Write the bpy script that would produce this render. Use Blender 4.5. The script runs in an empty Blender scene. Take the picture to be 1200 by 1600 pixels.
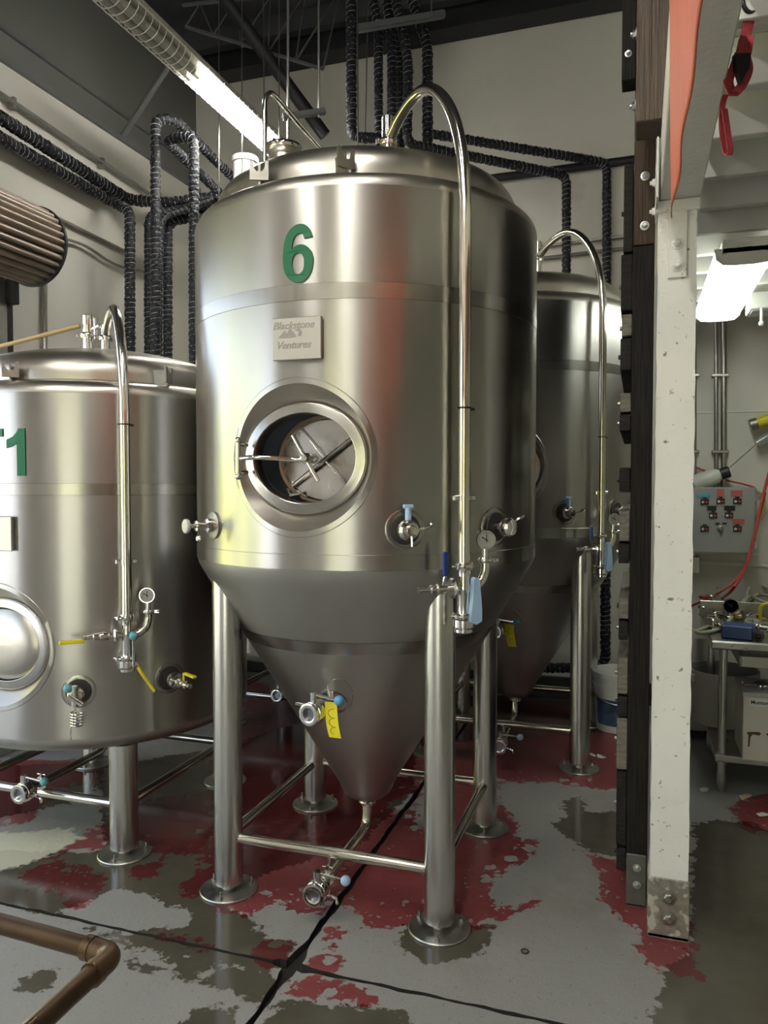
import bpy, bmesh, math, random
import numpy as np
from mathutils import Vector, Matrix

random.seed(7)
R = math.radians
scene = bpy.context.scene
COL = scene.collection

# ------------------------------------------------------------------ camera, sky, sun, exposure
EYE = 1.60
YAW = R(18.30)         # the photographer looks about 18 degrees left of the tank rows
PITCH = R(-2.05)
F = 1200.0             # focal length in pixels of the 1200 x 1600 frame
cam_d = bpy.data.cameras.new('camera')
cam_d.sensor_fit = 'HORIZONTAL'
cam_d.sensor_width = 36.0
cam_d.lens = 36.0
cam_d.clip_start = 0.02
cam = bpy.data.objects.new('camera', cam_d)
COL.objects.link(cam)
cam.location = (0, 0, EYE)
cam.rotation_euler = (R(90) + PITCH, 0, YAW)
scene.camera = cam

scene.view_settings.view_transform = 'Standard'
scene.view_settings.look = 'None'
scene.view_settings.gamma = 1.0
scene.view_settings.use_curve_mapping = False
scene.view_settings.exposure = 0.9

world = bpy.data.worlds.new('sky')
scene.world = world
world.use_nodes = True
wn = world.node_tree
wn.nodes.clear()
w_out = wn.nodes.new('ShaderNodeOutputWorld')
w_bg = wn.nodes.new('ShaderNodeBackground')
w_sky = wn.nodes.new('ShaderNodeTexSky')
w_sky.sky_type = 'HOSEK_WILKIE'
w_sky.turbidity = 4.0
w_sky.ground_albedo = 0.35
w_sky.sun_direction = (0.50, 0.28, 0.82)
w_bg.inputs['Strength'].default_value = 8.5
w_hs = wn.nodes.new('ShaderNodeHueSaturation')      # a hazy, nearly white sky
w_hs.inputs['Saturation'].default_value = 0.48
wn.links.new(w_sky.outputs[0], w_hs.inputs['Color'])
wn.links.new(w_hs.outputs[0], w_bg.inputs['Color'])
wn.links.new(w_bg.outputs[0], w_out.inputs['Surface'])

sun_d = bpy.data.lights.new('sun', 'SUN')
sun_d.energy = 20.0
sun_d.angle = R(0.6)
sun_d.color = (1.0, 0.95, 0.86)
sun = bpy.data.objects.new('sun', sun_d)
COL.objects.link(sun)
sun.rotation_euler = Vector((-0.50, -0.28, -0.82)).to_track_quat('-Z', 'Y').to_euler()

def portal(name, loc, rot, sx, sy):
    d = bpy.data.lights.new(name, 'AREA')
    d.shape = 'RECTANGLE'
    d.size, d.size_y = sx, sy
    d.cycles.is_portal = True
    o = bpy.data.objects.new(name, d)
    COL.objects.link(o)
    o.location = loc
    o.rotation_euler = rot
    return o
# daylight comes in by the roller door in the left wall and the wide door behind the camera
portal('daylight_left', (-3.72, 1.4, 1.5), (0, R(-90), 0), 3.0, 4.2)
portal('daylight_rear', (-0.6, -3.05, 1.2), (R(90), 0, 0), 1.7, 2.4)
scene.cycles.max_bounces = 10
scene.cycles.diffuse_bounces = 5
scene.cycles.glossy_bounces = 6
scene.cycles.sample_clamp_indirect = 6.0
scene.cycles.caustics_reflective = False
scene.cycles.caustics_refractive = False
scene.cycles.use_denoising = True

# ------------------------------------------------------------------ photograph pixel -> point in the room
_cy, _sy = math.cos(YAW), math.sin(YAW)
_cp, _sp = math.cos(PITCH), math.sin(PITCH)
def ray(px, py):
    x, y = (px - 600) / F, (800 - py) / F
    fwd, up = _cp - y * _sp, _sp + y * _cp      # pitch
    return Vector((x * _cy - fwd * _sy, x * _sy + fwd * _cy, up))
def onz(px, py, z):
    d = ray(px, py); t = (z - EYE) / d.z
    return Vector((d.x * t, d.y * t, z))
def onv(px, py, v):
    d = ray(px, py); t = v / d.y
    return Vector((d.x * t, v, EYE + d.z * t))
def onu(px, py, u):
    d = ray(px, py); t = u / d.x
    return Vector((u, d.y * t, EYE + d.z * t))
def atd(px, py, dep):
    d = ray(px, py)
    h = -d.x * _sy + d.y * _cy
    t = dep / h
    return Vector((d.x * t, d.y * t, EYE + d.z * t))

# ------------------------------------------------------------------ materials
MATS = {}
def mat(name, col, rough=0.5, metal=0.0, var=0.0, vscale=6.0, bump=0.0, bscale=40.0, stretch=None,
        aniso=0.0, rvar=0.0, emit=None, estr=0.0, trans=0.0, alpha=1.0, coat=0.0, dirt=None, dscale=4.0, dlev=0.6, radial=False, spec=0.5):
    m = bpy.data.materials.new(name)
    m.use_nodes = True
    nt = m.node_tree; N = nt.nodes; L = nt.links
    b = N['Principled BSDF']
    b.inputs['Base Color'].default_value = (*col, 1)
    b.inputs['Roughness'].default_value = rough
    b.inputs['Metallic'].default_value = metal
    b.inputs['Coat Weight'].default_value = coat
    b.inputs['Specular IOR Level'].default_value = spec
    b.inputs['Transmission Weight'].default_value = trans
    b.inputs['Alpha'].default_value = alpha
    tc = N.new('ShaderNodeTexCoord')
    mp = N.new('ShaderNodeMapping')
    L.new(tc.outputs['Object'], mp.inputs['Vector'])
    if stretch: mp.inputs['Scale'].default_value = stretch
    def noise(sc, det=5.0):
        n = N.new('ShaderNodeTexNoise'); n.inputs['Scale'].default_value = sc
        n.inputs['Detail'].default_value = det
        L.new(mp.outputs[0], n.inputs['Vector']); return n
    last = None
    if var > 0 or dirt:
        n = noise(vscale)
        mr = N.new('ShaderNodeMapRange')
        mr.inputs['From Min'].default_value = 0.3; mr.inputs['From Max'].default_value = 0.7
        mr.inputs['To Min'].default_value = 1 - var; mr.inputs['To Max'].default_value = 1 + var
        L.new(n.outputs['Fac'], mr.inputs['Value'])
        hs = N.new('ShaderNodeHueSaturation')
        hs.inputs['Color'].default_value = (*col, 1)
        L.new(mr.outputs[0], hs.inputs['Value'])
        last = hs.outputs[0]
        if dirt:
            n2 = noise(dscale, 8)
            cr = N.new('ShaderNodeValToRGB')
            cr.color_ramp.elements[0].position = dlev; cr.color_ramp.elements[1].position = dlev + 0.06
            L.new(n2.outputs['Fac'], cr.inputs[0])
            mx = N.new('ShaderNodeMix'); mx.data_type = 'RGBA'
            L.new(cr.outputs[0], mx.inputs['Factor'])
            L.new(last, mx.inputs['A']); mx.inputs['B'].default_value = (*dirt, 1)
            last = mx.outputs['Result']
        L.new(last, b.inputs['Base Color'])
    if rvar > 0:
        n = noise(vscale * 1.7)
        mr = N.new('ShaderNodeMapRange')
        mr.inputs['From Min'].default_value = 0.3; mr.inputs['From Max'].default_value = 0.7
        mr.inputs['To Min'].default_value = max(0.02, rough - rvar); mr.inputs['To Max'].default_value = rough + rvar
        L.new(n.outputs['Fac'], mr.inputs['Value']); L.new(mr.outputs[0], b.inputs['Roughness'])
    if bump > 0:
        n = noise(bscale, 4)
        bp = N.new('ShaderNodeBump'); bp.inputs['Strength'].default_value = bump; bp.inputs['Distance'].default_value = 0.01
        L.new(n.outputs['Fac'], bp.inputs['Height']); L.new(bp.outputs[0], b.inputs['Normal'])
    if aniso > 0:
        b.inputs['Anisotropic'].default_value = aniso
        if radial:
            tg = N.new('ShaderNodeTangent'); tg.direction_type = 'RADIAL'; tg.axis = 'Z'
            L.new(tg.outputs[0], b.inputs['Tangent'])
            b.inputs['Anisotropic Rotation'].default_value = 0.25
    if emit:
        b.inputs['Emission Color'].default_value = (*emit, 1)
        b.inputs['Emission Strength'].default_value = estr
    MATS[name] = m
    return m

mat('steel_shell', (0.40, 0.387, 0.365), 0.29, 1.0, var=0.025, vscale=2.0, rvar=0.015, stretch=(5, 5, 0.15), aniso=0.8, radial=True)
mat('steel_band', (0.40, 0.385, 0.36), 0.24, 1.0, var=0.03, vscale=3.0, rvar=0.02, stretch=(6, 6, 0.3), aniso=0.5, radial=True)
mat('steel_cone', (0.42, 0.41, 0.39), 0.40, 1.0, var=0.02, vscale=2.0, rvar=0.02, stretch=(4, 4, 0.4), aniso=0.4, radial=True)
mat('steel_top', (0.52, 0.49, 0.44), 0.34, 1.0, var=0.05, vscale=3, rvar=0.05)
mat('steel_leg', (0.60, 0.59, 0.56), 0.27, 1.0, bump=0.02, bscale=60, stretch=(0.2, 0.2, 6))
mat('foot_steel', (0.46, 0.45, 0.42), 0.38, 1.0, var=0.15, vscale=14, rvar=0.08)
mat('steel_pipe', (0.68, 0.65, 0.58), 0.15, 1.0, var=0.03, vscale=8, rvar=0.03)
mat('steel_bright', (0.72, 0.70, 0.66), 0.09, 1.0, rvar=0.03, vscale=12)
mat('steel_dull', (0.33, 0.315, 0.285), 0.4, 1.0, var=0.15, vscale=20, rvar=0.1)
mat('steel_inside', (0.34, 0.36, 0.40), 0.3, 1.0)
mat('steel_door', (0.30, 0.275, 0.25), 0.25, 1.0, var=0.12, vscale=7, rvar=0.08)
mat('plate_grey', (0.52, 0.50, 0.46), 0.42, 0.8, var=0.03)
mat('engraving', (0.30, 0.29, 0.27), 0.5, 0.3)
mat('green_vinyl', (0.0, 0.125, 0.048), 0.45)
mat('dark_seal', (0.03, 0.025, 0.022), 0.5)
mat('brown_gasket', (0.22, 0.14, 0.08), 0.6)
mat('blue_plastic', (0.10, 0.33, 0.62), 0.35)
mat('navy_plastic', (0.01, 0.035, 0.20), 0.3)
mat('pale_blue', (0.36, 0.52, 0.74), 0.35)
mat('teal_plastic', (0.13, 0.36, 0.40), 0.4)
mat('yellow_plastic', (0.78, 0.66, 0.03), 0.4)
mat('yellow_tag', (0.85, 0.74, 0.02), 0.5, var=0.05)
mat('ink', (0.30, 0.24, 0.01), 0.7)
mat('black_plastic', (0.012, 0.012, 0.013), 0.45)
mat('dial_face', (0.62, 0.62, 0.58), 0.4)
mat('insulation', (0.011, 0.012, 0.016), 0.42, var=0.35, vscale=30, bump=0.9, bscale=70, rvar=0.10, spec=0.35)
mat('tape_edge', (0.62, 0.63, 0.66), 0.35, var=0.4, vscale=40)
mat('wall_cream', (0.72, 0.70, 0.635), 0.7, var=0.05, vscale=1.2, bump=0.08, bscale=18, dirt=(0.60, 0.575, 0.51), dscale=1.6, dlev=0.66)
mat('wall_grey', (0.15, 0.155, 0.142), 0.65, var=0.08, vscale=1.5, bump=0.05, bscale=10)
mat('roof_dark', (0.065, 0.067, 0.070), 0.7, var=0.15, vscale=2)
mat('beam_dark', (0.016, 0.017, 0.020), 0.55, var=0.2, vscale=5)
mat('angle_grey', (0.13, 0.135, 0.14), 0.5, var=0.1)
mat('baseboard', (0.02, 0.02, 0.02), 0.6, var=0.2)
mat('conduit', (0.38, 0.37, 0.34), 0.35, 1.0, var=0.1, vscale=20)
mat('conduit_painted', (0.20, 0.195, 0.175), 0.5, var=0.1)
mat('galvanised', (0.50, 0.50, 0.49), 0.35, 1.0, var=0.12, vscale=12)
mat('shutter', (0.30, 0.245, 0.20), 0.42, 0.5, var=0.15, vscale=6, rvar=0.08)
mat('shutter_end', (0.02, 0.02, 0.02), 0.5)
mat('white_paint', (0.78, 0.765, 0.72), 0.6, var=0.04, vscale=3, bump=0.25, bscale=60, dirt=(0.22, 0.19, 0.15), dscale=38, dlev=0.665)
mat('white_beam', (0.70, 0.68, 0.64), 0.6, var=0.05, vscale=4, bump=0.25, bscale=50)
mat('joist_paint', (0.76, 0.75, 0.70), 0.6, var=0.04, vscale=3)
mat('deck_paint', (0.52, 0.51, 0.47), 0.6, var=0.06, vscale=3)
mat('bracket_worn', (0.24, 0.215, 0.175), 0.5, 0.3, var=0.25, vscale=30, dirt=(0.50, 0.47, 0.42), dscale=26, dlev=0.54, bump=0.3, bscale=60)
mat('bracket_dark', (0.10, 0.10, 0.088), 0.5, 0.3, var=0.15, vscale=20)
mat('timber_black', (0.014, 0.012, 0.010), 0.65, spec=0.15, var=0.45, vscale=4, stretch=(30, 30, 1.5), bump=0.5, bscale=5)
mat('timber_brown', (0.060, 0.038, 0.022), 0.55, var=0.4, vscale=4, stretch=(26, 26, 1.2), bump=0.6, bscale=5)
mat('timber_brown_low', (0.050, 0.031, 0.018), 0.6, spec=0.25, var=0.3, vscale=4, stretch=(26, 26, 1.2), bump=0.4, bscale=5)
mat('plank_light', (0.14, 0.125, 0.10), 0.65, var=0.35, vscale=5, stretch=(4, 1, 20), bump=0.4, bscale=8)
mat('plank_dark', (0.018, 0.016, 0.014), 0.65, spec=0.15, var=0.4, vscale=5, stretch=(4, 1, 20), bump=0.4, bscale=8)
mat('orange_cloth', (0.46, 0.092, 0.040), 0.5, var=0.12, vscale=10, bump=0.35, bscale=20, stretch=(1, 3, 0.5))
mat('red_strap', (0.42, 0.045, 0.06), 0.6, var=0.15, vscale=30, bump=0.4, bscale=160)
mat('copper', (0.105, 0.066, 0.04), 0.34, 0.9, var=0.2, vscale=9, rvar=0.1)
mat('copper_joint', (0.17, 0.11, 0.065), 0.32, 0.9, var=0.15, vscale=14, rvar=0.08)
mat('white_plastic', (0.66, 0.655, 0.61), 0.42, var=0.05)
mat('grey_plastic', (0.42, 0.42, 0.40), 0.5, var=0.05)
mat('bin_plastic', (0.42, 0.41, 0.37), 0.5, var=0.06)
mat('lamp_housing', (0.50, 0.485, 0.41), 0.4, var=0.05)
mat('wire_white', (0.80, 0.78, 0.70), 0.4)
mat('tube_lit', (0.9, 0.9, 0.85), 0.3, emit=(1.0, 0.98, 0.91), estr=36.0)
mat('tube_off', (0.36, 0.35, 0.30), 0.35)
mat('lens_lit', (0.9, 0.92, 0.88), 0.35, emit=(0.93, 1.0, 0.90), estr=4.6)
mat('tube_lit_green', (0.9, 0.9, 0.85), 0.3, emit=(0.95, 1.0, 0.92), estr=6.0)
mat('panel_grey', (0.36, 0.37, 0.36), 0.45, 0.1, var=0.03)
mat('button_black', (0.01, 0.01, 0.01), 0.4)
mat('button_red', (0.45, 0.03, 0.025), 0.4)
mat('label_blue', (0.10, 0.42, 0.50), 0.5)
mat('label_red', (0.55, 0.13, 0.11), 0.5)
mat('label_white', (0.7, 0.7, 0.68), 0.5)
mat('tube_clear', (0.56, 0.56, 0.42), 0.3, var=0.08, vscale=10)
mat('tube_white', (0.66, 0.66, 0.60), 0.35)
mat('hose_red', (0.50, 0.05, 0.035), 0.45)
mat('hose_tan', (0.50, 0.37, 0.17), 0.4)
mat('brass', (0.62, 0.45, 0.18), 0.25, 1.0)
mat('blue_box', (0.035, 0.075, 0.24), 0.45, var=0.08, vscale=14)
mat('table_steel', (0.40, 0.39, 0.36), 0.34, 1.0, var=0.1, vscale=8, rvar=0.08)
mat('carton_white', (0.66, 0.62, 0.56), 0.75, var=0.05, vscale=5, dirt=(0.50, 0.46, 0.40), dscale=5, dlev=0.62)
mat('print_black', (0.02, 0.02, 0.02), 0.7)
mat('rust_stain', (0.12, 0.05, 0.03), 0.7)
mat('paper', (0.60, 0.50, 0.36), 0.8, var=0.1)
mat('paper_white', (0.70, 0.68, 0.62), 0.8)
mat('subfloor', (0.02, 0.019, 0.017), 0.9)
mat('ground_out', (0.45, 0.44, 0.42), 0.85, var=0.1)
mat('hedge', (0.36, 0.38, 0.10), 0.7, var=0.4, vscale=6)
mat('bucket_label', (0.05, 0.09, 0.16), 0.5, var=0.6, vscale=14)
mat('glass_clear', (0.55, 0.58, 0.55), 0.12, trans=0.6, spec=0.5)

# ------------------------------------------------------------------ mesh builder
class MB:
    def __init__(s, M=None):
        s.v = []; s.f = []; s.M = M or Matrix.Identity(4)
    def at(s, M): s.M = M; return s
    def add(s, vs, fs):
        o = len(s.v)
        s.v += [tuple(s.M @ Vector(p)) for p in vs]
        s.f += [tuple(i + o for i in f) for f in fs]
        return s
    def box(s, lo, hi, ch=0.0):
        x0, y0, z0 = lo; x1, y1, z1 = hi
        if ch <= 0:
            vs = [(x0,y0,z0),(x1,y0,z0),(x1,y1,z0),(x0,y1,z0),(x0,y0,z1),(x1,y0,z1),(x1,y1,z1),(x0,y1,z1)]
            return s.add(vs, [(0,3,2,1),(4,5,6,7),(0,1,5,4),(1,2,6,5),(2,3,7,6),(3,0,4,7)])
        ch = min(ch, 0.45*min(x1-x0, y1-y0, z1-z0))
        bm = bmesh.new()
        bmesh.ops.create_cube(bm, size=1.0)
        for v in bm.verts:
            v.co = Vector(((x0+x1)/2 + v.co.x*(x1-x0), (y0+y1)/2 + v.co.y*(y1-y0), (z0+z1)/2 + v.co.z*(z1-z0)))
        bmesh.ops.bevel(bm, geom=list(bm.edges), offset=ch, segments=1, affect='EDGES')
        bm.verts.index_update()
        vs = [tuple(v.co) for v in bm.verts]; fs = [tuple(v.index for v in f.verts) for f in bm.faces]
        bm.free()
        return s.add(vs, fs)
    def tube(s, pts, r, n=12, cap=True, rad=None, closed=False):
        pts = [Vector(p) for p in pts]
        k = len(pts)
        vs = []; fs = []
        def tang(i):
            if closed: return (pts[(i+1) % k] - pts[i-1]).normalized()
            a = pts[max(0, i-1)]; b = pts[min(k-1, i+1)]
            return (b - a).normalized()
        t = tang(0)
        ref = Vector((0,0,1)) if abs(t.z) < 0.9 else Vector((1,0,0))
        nrm = (ref - t*ref.dot(t)).normalized()
        for i in range(k):
            t = tang(i)
            nrm = (nrm - t*nrm.dot(t)).normalized()
            bi = t.cross(nrm)
            rr = rad[i] if rad is not None else r
            for j in range(n):
                a = 2*math.pi*j/n
                q = rr[j] if isinstance(rr, (list, tuple)) else rr
                vs.append(tuple(pts[i] + nrm*(math.cos(a)*q) + bi*(math.sin(a)*q)))
        for i in range(k if closed else k-1):
            for j in range(n):
                a = i*n + j; b = i*n + (j+1) % n
                c = ((i+1) % k)*n + (j+1) % n; d = ((i+1) % k)*n + j
                fs.append((a, b, c, d))
        if cap and not closed:
            fs.append(tuple(range(n-1, -1, -1)))
            fs.append(tuple((k-1)*n + j for j in range(n)))
        return s.add(vs, fs)
    def cyl(s, a, b, r, n=24, r2=None):
        return s.tube([a, b], r, n, rad=[r, r if r2 is None else r2])
    def lathe(s, prof, n=48, axis='z', closed=False, sx=1.0, sy=1.0):
        """prof: (radius, height) along the axis; sx, sy make it elliptical."""
        vs = []; fs = []
        m = len(prof)
        for (r, h) in prof:
            for j in range(n):
                a = 2*math.pi*j/n
                c, q = r*math.cos(a)*sx, r*math.sin(a)*sy
                vs.append((c, q, h) if axis == 'z' else ((c, -h, q) if axis == 'y' else (h, c, q)))
        for i in range(m if closed else m-1):
            for j in range(n):
                k = (i+1) % m
                fs.append((i*n+j, i*n+(j+1) % n, k*n+(j+1) % n, k*n+j))
        if not closed:
            if prof[0][0] > 1e-6: fs.append(tuple(range(n-1, -1, -1)))
            if prof[-1][0] > 1e-6: fs.append(tuple((m-1)*n+j for j in range(n)))
        return s.add(vs, fs)
    def ball(s, c, r, n=14, sz=1.0):
        prof = [(max(1e-7, r*math.sin(math.pi*i/8)), -r*sz*math.cos(math.pi*i/8)) for i in range(9)]
        M = s.M; s.M = M @ Matrix.Translation(Vector(c)); s.lathe(prof, n); s.M = M
        return s
    def prism(s, poly, y0, y1):
        """polygon in x,z extruded along y"""
        n = len(poly)
        vs = [(x, y0, z) for x, z in poly] + [(x, y1, z) for x, z in poly]
        fs = [tuple(range(n)), tuple(range(2*n-1, n-1, -1))]
        for i in range(n):
            j = (i+1) % n
            fs.append((i, i+n, j+n, j))
        return s.add(vs, fs)
    def build(s, name, material, parent=None, smooth=35, weld=0.0):
        me = bpy.data.meshes.new(name)
        me.from_pydata(s.v, [], s.f)
        if weld or True:
            bm = bmesh.new(); bm.from_mesh(me)
            if weld: bmesh.ops.remove_doubles(bm, verts=bm.verts, dist=weld)
            bmesh.ops.recalc_face_normals(bm, faces=bm.faces)
            bm.to_mesh(me); bm.free()
        me.materials.append(MATS[material])
        if smooth:
            me.polygons.foreach_set('use_smooth', [True]*len(me.polygons))
            me.set_sharp_from_angle(angle=R(smooth))
        me.update()
        o = bpy.data.objects.new(name, me)
        COL.objects.link(o)
        if parent is not None: o.parent = parent
        return o

def T(x, y, z): return Matrix.Translation((x, y, z))
def RZ(a): return Matrix.Rotation(R(a), 4, 'Z')
def RX(a): return Matrix.Rotation(R(a), 4, 'X')
def RY(a): return Matrix.Rotation(R(a), 4, 'Y')

def catmull(pts, sub=8):
    pts = [Vector(p) for p in pts]
    P = [pts[0]*2 - pts[1]] + pts + [pts[-1]*2 - pts[-2]]
    out = []
    for i in range(1, len(P)-2):
        for k in range(sub):
            t = k/sub
            a, b, c, d = P[i-1], P[i], P[i+1], P[i+2]
            out.append(0.5*((2*b) + (c-a)*t + (2*a-5*b+4*c-d)*t*t + (3*b-a-3*c+d)*t**3))
    out.append(P[-2])
    return out
def fillet(pts, r, n=6):
    pts = [Vector(p) for p in pts]
    out = [pts[0]]
    for i in range(1, len(pts)-1):
        a, b, c = pts[i-1], pts[i], pts[i+1]
        d1, d2 = (a-b), (c-b)
        q = min(r, d1.length*0.45, d2.length*0.45)
        p, e = b + d1.normalized()*q, b + d2.normalized()*q
        for k in range(n+1):
            t = k/n
            out.append(p*(1-t)**2 + b*2*t*(1-t) + e*t*t)
    out.append(pts[-1])
    return out
def resample(pts, step):
    pts = [Vector(p) for p in pts]
    out = [pts[0]]; acc = 0.0
    for a, b in zip(pts, pts[1:]):
        L = (b-a).length
        if L < 1e-9: continue
        d = step - acc
        while d <= L:
            out.append(a + (b-a)*(d/L)); d += step
        acc = (acc + L) % step
    if (out[-1]-pts[-1]).length > step*0.3: out.append(pts[-1])
    return out

def tag(o, label=None, cat=None, group=None, kind=None):
    if label: o['label'] = label
    if cat: o['category'] = cat
    if group: o['group'] = group
    if kind: o['kind'] = kind
    return o
def empty(name, loc, label, cat, group=None):
    o = bpy.data.objects.new(name, None)
    COL.objects.link(o)
    o.empty_display_size = 0.1
    o.location = loc
    return tag(o, label, cat, group)
def local(root, M=None):
    """builder whose coordinates are world coordinates, written under a root that only has a location"""
    return MB(Matrix.Translation(-Vector(root.location)) @ (M or Matrix.Identity(4)))
def copy_tree(o, parent=None, skip=()):
    c = o.copy(); COL.objects.link(c)
    c.parent = parent
    for ch in [x for x in o.children]:
        if ch.name.split('.')[0] in skip: continue
        copy_tree(ch, c, skip)
    return c
def text_mesh(txt, size, bold=0.0, extrude=0.001, shear=0.0, align='CENTER'):
    cu = bpy.data.curves.new('lettering', 'FONT')
    cu.body = txt; cu.size = size; cu.offset = bold; cu.extrude = extrude; cu.shear = shear
    cu.align_x = align; cu.align_y = 'CENTER'; cu.resolution_u = 6
    o = bpy.data.objects.new('lettering', cu); COL.objects.link(o)
    dg = bpy.context.evaluated_depsgraph_get()
    me = bpy.data.meshes.new_from_object(o.evaluated_get(dg))
    vs = [tuple(v.co) for v in me.vertices]; fs = [tuple(p.vertices) for p in me.polygons]
    bpy.data.objects.remove(o); bpy.data.curves.remove(cu); bpy.data.meshes.remove(me)
    return vs, fs

# ------------------------------------------------------------------ the floor: four concrete slabs with worn red paint
def fpoly(pts): return np.array([[*onz(x, y, 0.0)[:2]] for x, y in pts])
def sdf(P, poly):
    """signed distance, positive inside"""
    d = np.full(len(P), 1e9); inside = np.zeros(len(P), bool)
    n = len(poly)
    for i in range(n):
        a, b = poly[i], poly[(i+1) % n]
        e = b - a; w = P - a
        t = np.clip((w @ e)/(e @ e + 1e-12), 0, 1)
        d = np.minimum(d, np.linalg.norm(w - t[:, None]*e, axis=1))
        c1 = (a[1] <= P[:, 1]) & (b[1] > P[:, 1]); c2 = (b[1] <= P[:, 1]) & (a[1] > P[:, 1])
        cr = e[0]*w[:, 1] - e[1]*w[:, 0]
        inside ^= (c1 & (cr > 0)) | (c2 & (cr < 0))
    return np.where(inside, d, -d)
RED = [
 [(385,1055),(470,1095),(560,1088),(760,1088),(880,1106),(990,1130),(990,1240),(930,1232),(860,1222),(790,1222),(770,1240),(810,1290),(818,1335),(790,1350),(765,1388),(772,1415),(805,1418),(848,1405),(800,1432),(740,1452),(640,1445),(570,1450),(555,1418),(520,1420),(470,1440),(425,1452),(385,1430),(345,1425),(330,1395),(300,1405),(275,1388),(310,1360),(330,1300),(330,1180),(380,1130)],
 [(436,1528),(520,1526),(588,1560),(580,1572),(450,1552)], [(478,1486),(530,1494),(528,1522),(472,1516)], [(503,1455),(532,1452),(528,1488),(505,1488)],
 [(-60,1190),(165,1185),(155,1222),(90,1235),(45,1285),(-60,1300)], [(180,1258),(330,1235),(335,1330),(270,1338),(215,1320),(130,1332),(90,1325),(160,1288)],
 [(30,1368),(80,1340),(165,1365),(160,1385),(152,1402),(110,1428),(95,1396),(45,1392)], [(198,1358),(255,1344),(250,1366),(214,1372)],
 [(235,1456),(282,1464),(276,1476),(240,1469)], [(295,1467),(332,1470),(330,1486),(299,1484)], [(415,1462),(462,1478),(455,1512),(408,1502),(392,1489)],
 [(912,1328),(975,1345),(1020,1395),(1078,1440),(1095,1530),(1020,1510),(990,1452),(945,1412),(935,1365)], [(1140,1255),(1260,1225),(1260,1320),(1180,1302),(1150,1282)],
 [(45,1325),(95,1300),(100,1335),(60,1345)], [(740,1340),(770,1325),(835,1310),(830,1345),(790,1352)],
]
BARE = [
 [(405,1420),(440,1406),(447,1424),(486,1424),(502,1450),(486,1468),(425,1466),(395,1446)], [(528,1424),(555,1418),(566,1446),(545,1460),(515,1452)],
 [(360,1440),(385,1432),(400,1448),(370,1452)], [(600,1262),(625,1245),(650,1240),(648,1262),(618,1268)], [(648,1275),(668,1205),(690,1200),(690,1290),(655,1290)],
 [(515,1470),(560,1450),(600,1448),(560,1500),(530,1490)],
]
WET = [
 [(862,1292),(890,1268),(990,1268),(990,1345),(920,1332),(885,1306)], [(878,1250),(912,1246),(914,1268),(884,1270)],
 [(630,1445),(768,1448),(764,1482),(700,1502),(655,1508),(622,1480)], [(1085,1284),(1160,1282),(1260,1320),(1260,1640),(1010,1640),(1042,1512),(1075,1480)],
 [(-60,1330),(330,1330),(330,1400),(420,1452),(468,1462),(446,1510),(380,1515),(200,1480),(100,1435),(-60,1400)],
 [(200,1490),(300,1500),(400,1515),(432,1530),(410,1585),(350,1546),(280,1530),(205,1512)], [(272,1620),(290,1580),(345,1570),(372,1580),(352,1620)],
 [(395,1620),(432,1562),(500,1568),(622,1580),(650,1620)], [(150,1200),(330,1170),(640,1080),(650,1235),(560,1318),(480,1345),(400,1372),(300,1385),(170,1350)],
 [(20,1530),(90,1514),(84,1552),(30,1546)], [(-60,1200),(170,1190),(140,1250),(-60,1290)], [(650,1090),(990,1080),(990,1140),(860,1150),(700,1160)],
 [(1120,1590),(1170,1570),(1200,1640),(1100,1640)],
]
DRY = [
 [(88,1426),(160,1400),(180,1391),(235,1394),(256,1415),(296,1425),(292,1451),(240,1450),(190,1462),(120,1442)], [(203,1477),(250,1489),(288,1521),(270,1526),(220,1500)],
 [(305,1524),(322,1512),(334,1522),(318,1532)], [(395,1446),(425,1440),(500,1450),(490,1470),(430,1468)],
]
CREAM = [[(-60,1308),(110,1294),(128,1308),(90,1330),(62,1340),(30,1356),(-60,1375)]]
def union(P, polys):
    out = np.full(len(P), -1.0)
    for p in polys: out = np.maximum(out, sdf(P, fpoly(p)))
    return out

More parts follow.
